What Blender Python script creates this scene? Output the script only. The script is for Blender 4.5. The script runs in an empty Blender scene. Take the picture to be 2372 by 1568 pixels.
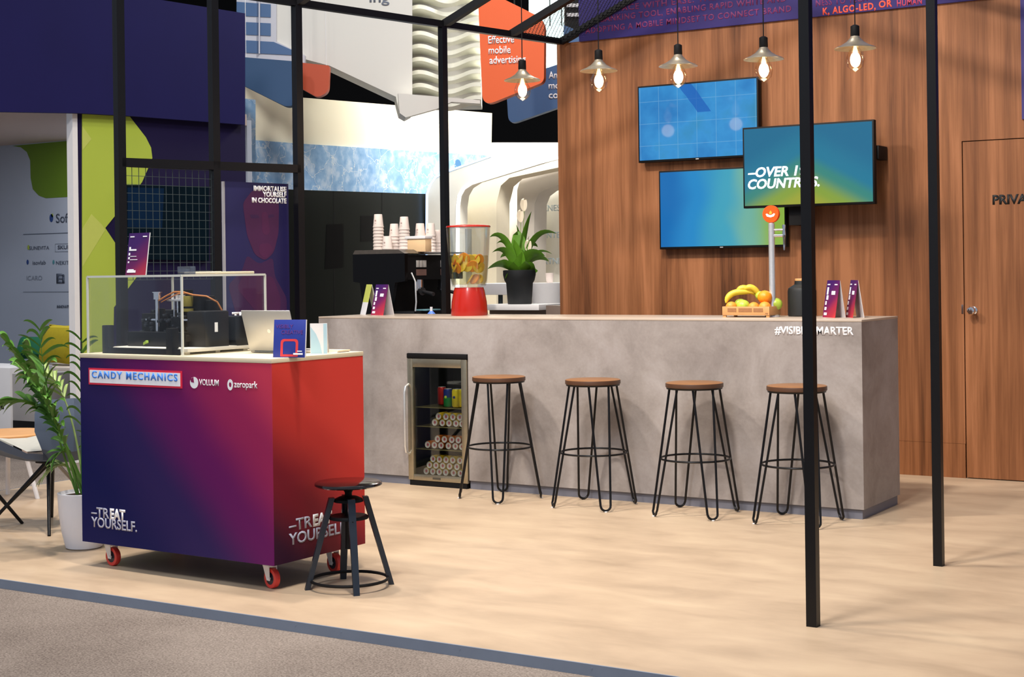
import bpy, bmesh, math, random
from mathutils import Vector, Matrix
random.seed(7)
sc = bpy.context.scene
COL = sc.collection
PI = math.pi

# ------------------------------------------------------------------ camera
W_PX, H_PX = 2372, 1568
YAW, ROLL, FPX, CYPX, CAM_H = .5558, .0132, 3490.1, 628.1, 1.3923
_f = Vector((-math.sin(YAW), math.cos(YAW), 0))
_r0 = Vector((math.cos(YAW), math.sin(YAW), 0)); _u0 = Vector((0, 0, 1))
_r = _r0*math.cos(ROLL) - _u0*math.sin(ROLL)
_u = _u0*math.cos(ROLL) + _r0*math.sin(ROLL)
CAM = Vector((0, 0, CAM_H))
cam = bpy.data.cameras.new('camera'); camo = bpy.data.objects.new('camera', cam); COL.objects.link(camo)
m = Matrix(((_r.x, _u.x, -_f.x), (_r.y, _u.y, -_f.y), (_r.z, _u.z, -_f.z))).to_4x4(); m.translation = CAM
camo.matrix_world = m
cam.sensor_fit = 'HORIZONTAL'; cam.sensor_width = 36; cam.lens = FPX/W_PX*36
cam.shift_y = (CYPX - H_PX/2)/W_PX
cam.clip_start = .05; cam.clip_end = 200
sc.camera = camo

# ------------------------------------------------------------------ world, exposure, ceiling spots and added fill lights
sc.view_settings.view_transform = 'Standard'; sc.view_settings.look = 'None'
sc.view_settings.gamma = 1; sc.view_settings.use_curve_mapping = False
sc.view_settings.exposure = 0.0
wd = bpy.data.worlds.new('hall'); sc.world = wd; wd.use_nodes = True
wd.node_tree.nodes['Background'].inputs[0].default_value = (.74, .83, 1, 1)
wd.node_tree.nodes['Background'].inputs[1].default_value = .42

def area(name, loc, target, size, power, col, spread=180):
    l = bpy.data.lights.new(name, 'AREA'); l.shape = 'DISK'; l.size = size; l.energy = power; l.color = col
    l.spread = math.radians(spread)
    o = bpy.data.objects.new(name, l); COL.objects.link(o); o.location = loc
    o.rotation_euler = (Vector(target)-Vector(loc)).to_track_quat('-Z', 'Y').to_euler(); return o
WARM = (1, .90, .79)
area('ceiling_spot', (-6.9, 4.6, 6.2), (-4.6, 8.6, .9), .45, 122, WARM, 120)
area('ceiling_spot', (-3.2, 4.6, 6.2), (-3.0, 8.8, 1.0), .45, 122, WARM, 120)
area('ceiling_spot', (-5.5, 5.7, 6.4), (-5.2, 5.5, 0), .3, 84, WARM, 110)
area('ceiling_spot', (-2.4, 4.2, 6.0), (-2.3, 4.6, 0), .5, 78, WARM, 120)
area('hall_fill', (-3.0, 1.0, 6.5), (-4.2, 7.5, .6), 1.6, 225, (.9, .94, 1))  # added frontal fill for the faces toward the camera
area('hall_fill', (-8.2, 14.6, 6.0), (-10.5, 12.9, 2.9), 1.2, 215, (1, .95, .86))  # unseen light added to brighten the cream wall
area('booth_fill', (-10.3, 9.3, 2.60), (-10.4, 9.8, 0), .5, 30, (.92, .95, 1))  # added just below the soffit to brighten the logo wall
area('hall_fill', (-7.9, 13.9, 4.9), (-8.6, 16, 1.2), 1.0, 290, (1, .96, .9))  # put in to lift the white arch booth, no real fixture
area('hall_fill', (-5.0, 9.5, 7.5), (-8.5, 13.5, 4.3), 1.2, 250, (1, .97, .92))  # extra light put in for the fronts of the hanging signs

# ------------------------------------------------------------------ pixel rays to real planes (frame of 2372x1568)
def ray(u, v): return _f + _r*((u-W_PX/2)/FPX) - _u*((v-CYPX)/FPX)
def at_y(u, v, y):
    d = ray(u, v); return CAM + d*(y/d.y)
def at_x(u, v, x):
    d = ray(u, v); return CAM + d*(x/d.x)
def at_z(u, v, z):
    d = ray(u, v); return CAM + d*((z-CAM_H)/d.z)
def at_plane(u, v, p, n):
    d = ray(u, v); return CAM + d*((p-CAM).dot(n)/d.dot(n))

# ------------------------------------------------------------------ materials
def lin(c):
    c = c/255.
    return c/12.92 if c <= .04045 else ((c+.055)/1.055)**2.4
def S(r, g, b): return (lin(r), lin(g), lin(b), 1)
MATS = {}
def mat(name, col, rough=.5, metal=0, emit=None, estr=0, spec=.5, noise=0, nscale=20, bump=0, coat=0):
    if name in MATS: return MATS[name]
    M = bpy.data.materials.new(name); M.use_nodes = True; nt = M.node_tree; p = nt.nodes['Principled BSDF']
    p.inputs['Base Color'].default_value = col; p.inputs['Roughness'].default_value = rough
    p.inputs['Metallic'].default_value = metal; p.inputs['Specular IOR Level'].default_value = spec
    p.inputs['Coat Weight'].default_value = coat
    if emit: p.inputs['Emission Color'].default_value = emit; p.inputs['Emission Strength'].default_value = estr
    if noise or bump:
        tc = nt.nodes.new('ShaderNodeTexCoord'); nz = nt.nodes.new('ShaderNodeTexNoise')
        nz.inputs['Scale'].default_value = nscale; nz.inputs['Detail'].default_value = 5
        nt.links.new(tc.outputs['Object'], nz.inputs['Vector'])
        if noise:
            mx = nt.nodes.new('ShaderNodeMix'); mx.data_type = 'RGBA'
            mx.inputs[6].default_value = tuple(c*(1-noise) for c in col[:3])+(1,)
            mx.inputs[7].default_value = tuple(min(1, c*(1+noise)) for c in col[:3])+(1,)
            nt.links.new(nz.outputs['Fac'], mx.inputs[0]); nt.links.new(mx.outputs[2], p.inputs['Base Color'])
        if bump:
            b = nt.nodes.new('ShaderNodeBump'); b.inputs['Strength'].default_value = bump; b.inputs['Distance'].default_value = .01
            nt.links.new(nz.outputs['Fac'], b.inputs['Height']); nt.links.new(b.outputs[0], p.inputs['Normal'])
    MATS[name] = M; return M
def nodes_mat(name):
    M = bpy.data.materials.new(name); M.use_nodes = True; MATS[name] = M
    nt = M.node_tree; return M, nt, nt.nodes['Principled BSDF']
def N(nt, typ, **kw):
    n = nt.nodes.new(typ)
    for k, v in kw.items():
        if k.startswith('i_'): n.inputs[int(k[2:]) if k[2:].isdigit() else k[2:]].default_value = v
        else: setattr(n, k, v)
    return n
def ramp(nt, stops):
    r = nt.nodes.new('ShaderNodeValToRGB'); e = r.color_ramp.elements
    e[0].position, e[0].color = stops[0]; e[1].position, e[1].color = stops[-1]
    for p, c in stops[1:-1]:
        k = e.new(p); k.color = c
    return r
def coords(nt, scale=(1, 1, 1), loc=(0, 0, 0), rot=(0, 0, 0), kind='Object'):
    tc = N(nt, 'ShaderNodeTexCoord'); mp = N(nt, 'ShaderNodeMapping')
    mp.inputs['Scale'].default_value = scale; mp.inputs['Location'].default_value = loc; mp.inputs['Rotation'].default_value = rot
    nt.links.new(tc.outputs[kind], mp.inputs['Vector']); return mp.outputs[0]
def glass(name, tint=(1, 1, 1, 1), refl=.08, rough=.02):
    if name in MATS: return MATS[name]
    M = bpy.data.materials.new(name); M.use_nodes = True; nt = M.node_tree; nt.nodes.remove(nt.nodes['Principled BSDF'])
    t = N(nt, 'ShaderNodeBsdfTransparent'); t.inputs[0].default_value = tint
    g = N(nt, 'ShaderNodeBsdfGlossy'); g.inputs['Roughness'].default_value = rough
    mx = N(nt, 'ShaderNodeMixShader'); lw = N(nt, 'ShaderNodeLayerWeight'); lw.inputs[0].default_value = .25
    mt = N(nt, 'ShaderNodeMath', operation='MULTIPLY_ADD', use_clamp=True); mt.inputs[1].default_value = .22; mt.inputs[2].default_value = refl
    nt.links.new(lw.outputs['Fresnel'], mt.inputs[0]); nt.links.new(mt.outputs[0], mx.inputs[0])
    nt.links.new(t.outputs[0], mx.inputs[1]); nt.links.new(g.outputs[0], mx.inputs[2])
    nt.links.new(mx.outputs[0], nt.nodes['Material Output'].inputs[0]); MATS[name] = M; return M

# wood veneer of the back wall: vertical boards of grain
def make_wood():
    M, nt, p = nodes_mat('walnut_veneer'); L = nt.links
    v = coords(nt, (6.5, 6.5, .3)); n1 = N(nt, 'ShaderNodeTexNoise'); n1.inputs['Scale'].default_value = 1.6; n1.inputs['Detail'].default_value = 7; n1.inputs['Roughness'].default_value = .62; n1.inputs['Distortion'].default_value = .35
    L.new(v, n1.inputs['Vector'])
    v2 = coords(nt, (60, 60, .9)); n2 = N(nt, 'ShaderNodeTexNoise'); n2.inputs['Scale'].default_value = 1.5; n2.inputs['Detail'].default_value = 4; L.new(v2, n2.inputs['Vector'])
    v3 = coords(nt, (1.7, 1.7, .25)); n3 = N(nt, 'ShaderNodeTexNoise'); n3.inputs['Scale'].default_value = 1.3; n3.inputs['Detail'].default_value = 2; L.new(v3, n3.inputs['Vector'])
    a = N(nt, 'ShaderNodeMath', operation='MULTIPLY_ADD'); a.inputs[1].default_value = .22; L.new(n2.outputs['Fac'], a.inputs[0]); L.new(n1.outputs['Fac'], a.inputs[2])
    b = N(nt, 'ShaderNodeMath', operation='MULTIPLY_ADD'); b.inputs[1].default_value = .35; L.new(n3.outputs['Fac'], b.inputs[0]); L.new(a.outputs[0], b.inputs[2])
    r = ramp(nt, [(.55, S(72, 42, 22)), (.69, S(114, 70, 41)), (.84, S(140, 90, 56)), (1.0, S(166, 110, 73))])
    s = N(nt, 'ShaderNodeMath', operation='MULTIPLY'); s.inputs[1].default_value = 1.04; L.new(b.outputs[0], s.inputs[0])
    L.new(s.outputs[0], r.inputs[0]); L.new(r.outputs[0], p.inputs['Base Color']); p.inputs['Roughness'].default_value = .5; p.inputs['Specular IOR Level'].default_value = .3
    return M
WOOD = make_wood()
def make_floor():
    M, nt, p = nodes_mat('beige_vinyl'); L = nt.links
    v = coords(nt, (.9, 2.0, 1), rot=(0, 0, .35)); n1 = N(nt, 'ShaderNodeTexNoise'); n1.inputs['Scale'].default_value = 2.0; n1.inputs['Detail'].default_value = 7; n1.inputs['Roughness'].default_value = .58; n1.inputs['Distortion'].default_value = .3; L.new(v, n1.inputs['Vector'])
    r = ramp(nt, [(.3, S(168, 146, 122)), (.5, S(186, 163, 137)), (.72, S(199, 177, 149))]); L.new(n1.outputs['Fac'], r.inputs[0])
    L.new(r.outputs[0], p.inputs['Base Color']); p.inputs['Roughness'].default_value = .42; p.inputs['Specular IOR Level'].default_value = .4
    return M
FLOOR = make_floor()
def make_carpet():
    M, nt, p = nodes_mat('grey_brown_carpet'); L = nt.links
    v = coords(nt); n1 = N(nt, 'ShaderNodeTexNoise'); n1.inputs['Scale'].default_value = 130; n1.inputs['Detail'].default_value = 3; L.new(v, n1.inputs['Vector'])
    n2 = N(nt, 'ShaderNodeTexNoise'); n2.inputs['Scale'].default_value = 1.4; n2.inputs['Detail'].default_value = 4; L.new(v, n2.inputs['Vector'])
    a = N(nt, 'ShaderNodeMath', operation='MULTIPLY_ADD'); a.inputs[1].default_value = .5; L.new(n2.outputs['Fac'], a.inputs[0]); L.new(n1.outputs['Fac'], a.inputs[2])
    r = ramp(nt, [(.5, S(92, 82, 76)), (1.0, S(150, 139, 130))]); L.new(a.outputs[0], r.inputs[0]); L.new(r.outputs[0], p.inputs['Base Color'])
    b = N(nt, 'ShaderNodeBump'); b.inputs['Strength'].default_value = .5; b.inputs['Distance'].default_value = .004; L.new(n1.outputs['Fac'], b.inputs['Height']); L.new(b.outputs[0], p.inputs['Normal'])
    p.inputs['Roughness'].default_value = 1; p.inputs['Specular IOR Level'].default_value = .1
    return M
CARPET = make_carpet()
def make_concrete():
    M, nt, p = nodes_mat('concrete_laminate'); L = nt.links
    v = coords(nt); n1 = N(nt, 'ShaderNodeTexNoise'); n1.inputs['Scale'].default_value = 2.6; n1.inputs['Detail'].default_value = 8; n1.inputs['Roughness'].default_value = .66; n1.inputs['Distortion'].default_value = .4; L.new(v, n1.inputs['Vector'])
    n2 = N(nt, 'ShaderNodeTexNoise'); n2.inputs['Scale'].default_value = 60; n2.inputs['Detail'].default_value = 2; L.new(v, n2.inputs['Vector'])
    a = N(nt, 'ShaderNodeMath', operation='MULTIPLY_ADD'); a.inputs[1].default_value = .12; L.new(n2.outputs['Fac'], a.inputs[0]); L.new(n1.outputs['Fac'], a.inputs[2])
    r = ramp(nt, [(.38, S(134, 126, 122)), (.56, S(154, 146, 142)), (.75, S(170, 163, 161))]); L.new(a.outputs[0], r.inputs[0]); L.new(r.outputs[0], p.inputs['Base Color'])
    p.inputs['Roughness'].default_value = .45; p.inputs['Specular IOR Level'].default_value = .35
    return M
CONC = make_concrete()
def make_blue_pattern():
    M, nt, p = nodes_mat('blue_white_print'); L = nt.links
    v = coords(nt, (1, 1.0, 1.0)); vo = N(nt, 'ShaderNodeTexVoronoi', feature='DISTANCE_TO_EDGE'); vo.inputs['Scale'].default_value = 4.6
    nz = N(nt, 'ShaderNodeTexNoise'); nz.inputs['Scale'].default_value = 9; nz.inputs['Detail'].default_value = 5; L.new(v, nz.inputs['Vector'])
    mxv = N(nt, 'ShaderNodeMix', data_type='VECTOR'); mxv.inputs[0].default_value = .18; L.new(v, mxv.inputs[4]); L.new(nz.outputs['Color'], mxv.inputs[5]); L.new(mxv.outputs[1], vo.inputs['Vector'])
    r = ramp(nt, [(0, (1, 1, 1, 1)), (.02, (0, 0, 0, 1))]); L.new(vo.outputs['Distance'], r.inputs[0])
    r2 = ramp(nt, [(.3, S(118, 160, 206)), (.5, S(142, 180, 218)), (.68, S(190, 210, 232))]); L.new(nz.outputs['Fac'], r2.inputs[0])
    v3 = N(nt, 'ShaderNodeTexVoronoi'); v3.inputs['Scale'].default_value = 1.7; L.new(v, v3.inputs['Vector'])
    r3 = ramp(nt, [(.12, (1, 1, 1, 1)), (.135, (0, 0, 0, 1))]); L.new(v3.outputs['Distance'], r3.inputs[0])
    m1 = N(nt, 'ShaderNodeMix', data_type='RGBA'); m1.inputs[7].default_value = S(70, 122, 172); L.new(r3.outputs[0], m1.inputs[0]); L.new(r2.outputs[0], m1.inputs[6])
    m2 = N(nt, 'ShaderNodeMix', data_type='RGBA'); m2.inputs[7].default_value = S(222, 228, 232); L.new(r.outputs[0], m2.inputs[0]); L.new(m1.outputs[2], m2.inputs[6])
    L.new(m2.outputs[2], p.inputs['Base Color']); p.inputs['Roughness'].default_value = .6
    return M
BLUEPAT = make_blue_pattern()
def gradient_mat(name, ax, bx, stops, rough=.5, emit=0, coord='Object', wob=0, spec=.4):
    """printed / displayed gradient: t = dot(ax, object coords) + bx"""
    M, nt, p = nodes_mat(name); L = nt.links
    v = coords(nt, kind=coord); d = N(nt, 'ShaderNodeVectorMath', operation='DOT_PRODUCT'); d.inputs[1].default_value = ax; L.new(v, d.inputs[0])
    a = N(nt, 'ShaderNodeMath', operation='ADD'); a.inputs[1].default_value = bx; L.new(d.outputs['Value'], a.inputs[0]); src = a.outputs[0]
    if wob:
        nz = N(nt, 'ShaderNodeTexNoise'); nz.inputs['Scale'].default_value = 2.2; nz.inputs['Detail'].default_value = 1; L.new(v, nz.inputs['Vector'])
        b = N(nt, 'ShaderNodeMath', operation='MULTIPLY_ADD'); b.inputs[1].default_value = wob; L.new(nz.outputs['Fac'], b.inputs[0]); L.new(src, b.inputs[2]); src = b.outputs[0]
    r = ramp(nt, stops); r.color_ramp.interpolation = 'EASE'; L.new(src, r.inputs[0])
    if emit:
        L.new(r.outputs[0], p.inputs['Emission Color']); p.inputs['Emission Strength'].default_value = emit
        p.inputs['Base Color'].default_value = (.01, .01, .012, 1)
    else: L.new(r.outputs[0], p.inputs['Base Color'])
    p.inputs['Specular IOR Level'].default_value = spec
    p.inputs['Roughness'].default_value = rough; return M

BLK = mat('black_metal', S(12, 12, 15), .36, 0, spec=.3, noise=.2, nscale=30)
MATTE = mat('matte_black', S(10, 10, 12), .6, spec=.25, noise=.2)
STEEL = mat('brushed_steel', (.78, .78, .78, 1), .34, .75, noise=.1, nscale=60)
CHROME = mat('chrome', (.8, .8, .82, 1), .1, 1, noise=.03)
WHITE = mat('white_paint', S(232, 230, 230), .45, noise=.03)
WPRINT = mat('white_print', S(248, 248, 250), .5, noise=.02)
RED = mat('red_plastic', S(172, 30, 16), .25, noise=.05, coat=.3)
NAVY = mat('navy_print', S(20, 18, 74), .75, spec=.2, noise=.12, nscale=2)
NAVYD = mat('navy_shaded', S(24, 17, 56), .75, spec=.2, noise=.12, nscale=2)  # darker navy copy, shade of the recessed wall put into its colour
GREEN = mat('lime_print', S(170, 188, 66), .6, noise=.06, nscale=3)
GREEND = mat('moss_green_print', S(92, 122, 16), .6, noise=.06, nscale=3)
GREYW = mat('blue_grey_wall', S(165, 172, 186), .6, noise=.04, nscale=3)
CREAM = mat('cream_wall', S(244, 236, 212), .6, noise=.04, nscale=2)
PURPLE = mat('purple_print', S(50, 40, 112), .6, noise=.08, nscale=3)
REDTXT = mat('red_print', S(196, 62, 92), .6, noise=.05)
ORTXT = mat('orange_red_print', S(250, 92, 66), .6, noise=.05)
LEAFG = mat('leaf_green', S(96, 146, 36), .45, noise=.35, nscale=14)
LEAFL = mat('leaf_pale', S(150, 172, 92), .45, noise=.25, nscale=14)
PALMG = mat('palm_green', S(84, 132, 46), .45, noise=.4, nscale=9)
SOIL = mat('soil', S(60, 42, 30), 1, noise=.4, nscale=90)
PALEW = mat('pale_birch', S(226, 212, 180), .5, noise=.06, nscale=8)
WARMW = mat('honey_wood', S(206, 152, 96), .5, noise=.14, nscale=9)
SEATW = mat('stool_wood', S(136, 90, 48), .4, noise=.22, nscale=7)
CLEAR = glass('clear_acrylic', (.985, .99, .99, 1), .004)
EDGE = mat('acrylic_edge', S(212, 214, 204), .3, noise=.05)

# ------------------------------------------------------------------ mesh builder
class MB:
    def __init__(s): s.bm = bmesh.new(); s.mi = 0; s.sm = False
    def mat(s, i): s.mi = i; return s
    def _tag(s, faces, smooth=False):
        for f in faces: f.material_index = s.mi; f.smooth = smooth
    def box(s, a, b, bev=0, rot=None, about=None):
        a = Vector(a); b = Vector(b); lo = Vector(map(min, a, b)); hi = Vector(map(max, a, b)); c = (lo+hi)/2; d = hi-lo
        r = bmesh.ops.create_cube(s.bm, size=1); vs = r['verts']
        for v in vs: v.co = Vector((v.co.x*d.x, v.co.y*d.y, v.co.z*d.z))+c
        if rot is not None:
            ab = Vector(about) if about is not None else c
            for v in vs: v.co = rot @ (v.co-ab)+ab
        fs = {f for v in vs for f in v.link_faces}; s._tag(fs)
        if bev:
            es = {e for v in vs for e in v.link_edges}
            r = bmesh.ops.bevel(s.bm, geom=list(es), offset=bev, segments=2, affect='EDGES', profile=.5); s._tag(r['faces'])
        return s
    def obox(s, c, ax, ay, az):      # oriented box: centre and three half vectors
        c = Vector(c); P = []
        for i in (-1, 1):
            for j in (-1, 1):
                for k in (-1, 1): P.append(s.bm.verts.new(c+Vector(ax)*i+Vector(ay)*j+Vector(az)*k))
        fs = [s.bm.faces.new([P[q] for q in ids]) for ids in ((0, 1, 3, 2), (4, 6, 7, 5), (0, 4, 5, 1), (2, 3, 7, 6), (0, 2, 6, 4), (1, 5, 7, 3))]
        s._tag(fs); return s
    def bar(s, p0, p1, w, h=None, upv=(0, 0, 1)):
        p0 = Vector(p0); p1 = Vector(p1); h = h or w; d = (p1-p0); l = d.length; d.normalize(); upv = Vector(upv)
        if abs(d.dot(upv)) > .98: upv = Vector((0, 1, 0))
        x = d.cross(upv).normalized(); y = x.cross(d).normalized()
        return s.obox((p0+p1)/2, x*w/2, y*h/2, d*l/2)
    def tube(s, pts, r, n=10, cap=True, closed=False):
        pts = [Vector(p) for p in pts]; R = r if isinstance(r, (list, tuple)) else [r]*len(pts); rings = []
        pn = None; k = len(pts)
        for i, p in enumerate(pts):
            if closed: d = pts[(i+1) % k]-pts[i-1]
            else: d = pts[min(i+1, k-1)]-pts[max(i-1, 0)]
            d.normalize()
            if pn is None:
                a = Vector((0, 0, 1)) if abs(d.z) < .9 else Vector((1, 0, 0)); pn = d.cross(a).normalized()
            else:
                pn = (pn-d*pn.dot(d)).normalized()
            b = d.cross(pn)
            rings.append([s.bm.verts.new(p+(pn*math.cos(t)+b*math.sin(t))*R[i]) for t in (2*PI*j/n for j in range(n))])
        fs = []
        rng = range(k) if closed else range(k-1)
        for i in rng:
            A, B = rings[i], rings[(i+1) % k]
            for j in range(n): fs.append(s.bm.faces.new((A[j], A[(j+1) % n], B[(j+1) % n], B[j])))
        s._tag(fs, True)
        if cap and not closed: s._tag([s.bm.faces.new(list(reversed(rings[0]))), s.bm.faces.new(rings[-1])])
        return s
    def cyl(s, p0, p1, r, r2=None, n=24): return s.tube([p0, p1], [r, r if r2 is None else r2], n)
    def lathe(s, prof, c=(0, 0, 0), n=32, axis='z', sx=1, sy=1):
        c = Vector(c); rings = []; fs = []
        def pt(r, h, t):
            x, y = r*math.cos(t)*sx, r*math.sin(t)*sy
            return c+(Vector((x, y, h)) if axis == 'z' else Vector((x, h, y)) if axis == 'y' else Vector((h, x, y)))
        for r, h in prof:
            rings.append([s.bm.verts.new(pt(0, h, 0))] if r < 1e-6 else [s.bm.verts.new(pt(r, h, 2*PI*j/n)) for j in range(n)])
        for A, B in zip(rings, rings[1:]):
            for j in range(n):
                k = (j+1) % n
                if len(A) == 1 and len(B) == 1: continue
                if len(A) == 1: q = (A[0], B[k], B[j])
                elif len(B) == 1: q = (A[j], A[k], B[0])
                else: q = (A[j], A[k], B[k], B[j])
                fs.append(s.bm.faces.new(q))
        s._tag(fs, True); return s
    def ball(s, c, rx, ry=None, rz=None, n=20, m=12):
        ry = ry or rx; rz = rz or rx; k0 = len(s.bm.verts)
        pr = [(math.sin(PI*i/m), -math.cos(PI*i/m)) for i in range(m+1)]
        pr[0] = (0, -1); pr[-1] = (0, 1); before = set(s.bm.verts)
        s.lathe(pr, (0, 0, 0), n)
        for v in s.bm.verts:
            if v not in before: v.co = Vector((v.co.x*rx, v.co.y*ry, v.co.z*rz))+Vector(c)
        return s
    def poly(s, pts, off):           # closed outline extruded along off
        pts = [Vector(p) for p in pts]; off = Vector(off)
        A = [s.bm.verts.new(p) for p in pts]; B = [s.bm.verts.new(p+off) for p in pts]; n = len(A)
        fs = [s.bm.faces.new(A), s.bm.faces.new(list(reversed(B)))]
        for i in range(n): fs.append(s.bm.faces.new((A[i], B[i], B[(i+1) % n], A[(i+1) % n])))
        s._tag(fs); return s
    def ribbon(s, L, R):             # strip of quads between two point lists
        A = [s.bm.verts.new(p) for p in L]; B = [s.bm.verts.new(p) for p in R]; fs = []
        for i in range(len(A)-1): fs.append(s.bm.faces.new((A[i], B[i], B[i+1], A[i+1])))
        s._tag(fs, True); return s
    def move(s, M):
        for v in s.bm.verts: v.co = M @ v.co
        return s
    def build(s, name, mats, parent=None, loc=None, fix=True, **props):
        if fix: bmesh.ops.recalc_face_normals(s.bm, faces=s.bm.faces[:])
        me = bpy.data.meshes.new(name); s.bm.to_mesh(me); s.bm.free()
        for q in (mats if isinstance(mats, (list, tuple)) else [mats]): me.materials.append(q)
        me.set_sharp_from_angle(angle=math.radians(38))
        o = bpy.data.objects.new(name, me); COL.objects.link(o)
        if parent is not None: o.parent = parent
        if loc is not None: o.location = loc
        for k, v in props.items(): o[k] = v
        return o
def thing(name, label, cat, loc=(0, 0, 0), rz=0, group=None):
    o = bpy.data.objects.new(name, None); COL.objects.link(o); o.location = loc; o.rotation_euler = (0, 0, rz)
    o.empty_display_size = .1; o['label'] = label; o['category'] = cat
    if group: o['group'] = group
    return o
def tag(o, label, cat, group=None):
    o['label'] = label; o['category'] = cat
    if group: o['group'] = group
    return o
def struct(o): o['kind'] = 'structure'; return o
def dup(root, loc, rz, label=None, group=None):
    r = root.copy(); COL.objects.link(r); r.location = loc; r.rotation_euler = (0, 0, rz)
    if label: r['label'] = label
    if group: r['group'] = group
    for ch in list(root.children):
        c = ch.copy(); COL.objects.link(c); c.parent = r
        for g in list(ch.children):
            d = g.copy(); COL.objects.link(d); d.parent = c
    return r

def text(name, body, origin, right, up, M, parent=None, width=None, height=.1, bold=0, shear=0, depth=.0012, align='LEFT', space=1):
    """lettering as thin raised mesh; origin = lower left of first line's capitals (lower right if align RIGHT)"""
    cu = bpy.data.curves.new('t', 'FONT'); cu.body = body; cu.size = 1; cu.offset = bold; cu.shear = shear; cu.extrude = 0
    cu.space_character = space; cu.space_line = .82; cu.align_x = align; cu.resolution_u = 3
    t = bpy.data.objects.new('t', cu); COL.objects.link(t); me = bpy.data.meshes.new_from_object(t)
    bpy.data.objects.remove(t); bpy.data.curves.remove(cu)
    xs = [v.co.x for v in me.vertices]
    if not xs: return None
    cap = .70; sy = height/cap; sx = sy if width is None else width/(max(xs)-min(xs))
    x0 = min(xs) if align == 'LEFT' else max(xs)
    right = Vector(right).normalized(); up = Vector(up).normalized(); nrm = right.cross(up); o0 = Vector(origin)
    iv = sorted((min(me.vertices[i].co.x for i in p.vertices), max(me.vertices[i].co.x for i in p.vertices)) for p in me.polygons)
    cuts = []; hi = iv[0][1]
    for a, b in iv:
        if a-hi > .19*space**2.4: cuts.append((a+hi)/2)
        hi = max(hi, b)
    last = None
    for lo_, hi_ in zip([-1e9]+cuts, cuts+[1e9]):          # every printed word is a part of its own
        bm = bmesh.new(); bm.from_mesh(me)
        bmesh.ops.delete(bm, geom=[f for f in bm.faces if not lo_ < f.calc_center_median().x < hi_], context='FACES')
        bmesh.ops.remove_doubles(bm, verts=bm.verts[:], dist=1e-5)
        for v in bm.verts: v.co = o0+right*((v.co.x-x0)*sx)+up*(v.co.y*sy)+nrm*.0006
        r = bmesh.ops.extrude_face_region(bm, geom=bm.faces[:])
        for v in r['geom']:
            if isinstance(v, bmesh.types.BMVert): v.co += nrm*depth
        m2 = bpy.data.meshes.new(name); bm.to_mesh(m2); bm.free(); m2.materials.append(M)
        last = bpy.data.objects.new(name, m2); COL.objects.link(last)
        if parent is not None: last.parent = parent
    bpy.data.meshes.remove(me)
    return last
def bars(name, spec, origin, right, up, M, parent, depth=.0012):
    """rows of small unreadable print: (x, y, w, h) on a plane"""
    right = Vector(right).normalized(); up = Vector(up).normalized(); n = right.cross(up); o0 = Vector(origin); b = MB()
    for x, y, w, h in spec: b.obox(o0+right*(x+w/2)+up*(y+h/2)+n*(depth/2+.0004), right*w/2, up*h/2, n*depth/2)
    return b.build(name, M, parent)
def rounded(pts, r, seg=6):
    out = []; n = len(pts)
    for i in range(n):
        rr = r[i] if isinstance(r, (list, tuple)) else r
        p = Vector(pts[i]); a = Vector(pts[i-1]); b = Vector(pts[(i+1) % n])
        if rr <= 0: out.append(tuple(p)); continue
        da = (a-p); db = (b-p); k = min(rr, da.length*.48, db.length*.48); p0 = p+da.normalized()*k; p1 = p+db.normalized()*k
        for j in range(seg+1):
            t = j/seg; q = p0*(1-t)**2+p*2*t*(1-t)+p1*t*t; out.append((q.x, q.y))
    return out
def panel(name, px, P, n, th, M, parent=None):
    """flat panel of real thickness standing on the plane (P, n); outline read off the photograph"""
    n = Vector(n).normalized(); P = Vector(P); pts = [at_plane(u, v, P, n) for u, v in px]
    if n.dot(CAM-P) < 0: n = -n
    return MB().poly(pts, -n*th).build(name, M, parent)

# ================================================================== SETTING
struct(MB().box((-40, -3, -.05), (14, 34, -.04)).build('floor', CARPET))
PX0, PX1, PY0, PY1 = -8.06, 3.0, 4.655, 9.97
struct(MB().box((PX0, PY0+.004, -.035), (PX1, PY1, 0)).build('floor_platform', FLOOR))
EDGEM = mat('grey_edge_strip', S(128, 140, 158), .4, .1, noise=.12, nscale=8)
tr = MB().box((PX0-.006, PY0-.004, -.0399), (PX1, PY0+.004, .002)).box((PX0-.006, PY0, -.0399), (PX0, PY1, .002))
for k in range(12): tr.cyl((-6.4+k*.45+(k % 3)*.11, PY0-.005, -.012), (-6.4+k*.45+(k % 3)*.11, PY0-.003, -.012), .004, n=8)
struct(tr.build('trim_1', EDGEM))
# wood back wall with flush door
WY = 9.92; WXL = -5.735; WXR = -.6; WTOP = 3.115
wb = MB().box((WXL, WY, .225), (-2.69, WY+.10, WTOP)).box((-2.69, WY, 2.203), (WXR, WY+.10, WTOP)).box((-1.82, WY, .225), (WXR, WY+.1, 2.203)).box((-2.69, WY+.05, .0), (-1.82, WY+.1, 2.203))
struct(wb.build('wall_back', WOOD))
struct(MB().box((WXL, WY+.001, 0), (-2.692, WY+.1, .2235)).box((-1.818, WY+.001, 0), (WXR, WY+.1, .2235)).build('baseboard_back', WOOD))
dr = struct(MB().box((-2.684, WY+.002, .006), (-1.826, WY+.05, 2.197)).build('door_1', WOOD))
kp = at_y(2255, 719, WY)
MB().lathe([(0, 0), (.026, 0), (.026, -.006), (.011, -.010), (.011, -.035), (.024, -.045), (.028, -.058), (.022, -.070), (0, -.074)], (kp.x, WY+.002, kp.z), 24, 'y').build('door_knob', CHROME, dr)
MB().box((-2.705, WY-.002, 1.075), (-2.692, WY, 1.135)).build('strike_plate', CHROME, dr)
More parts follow.
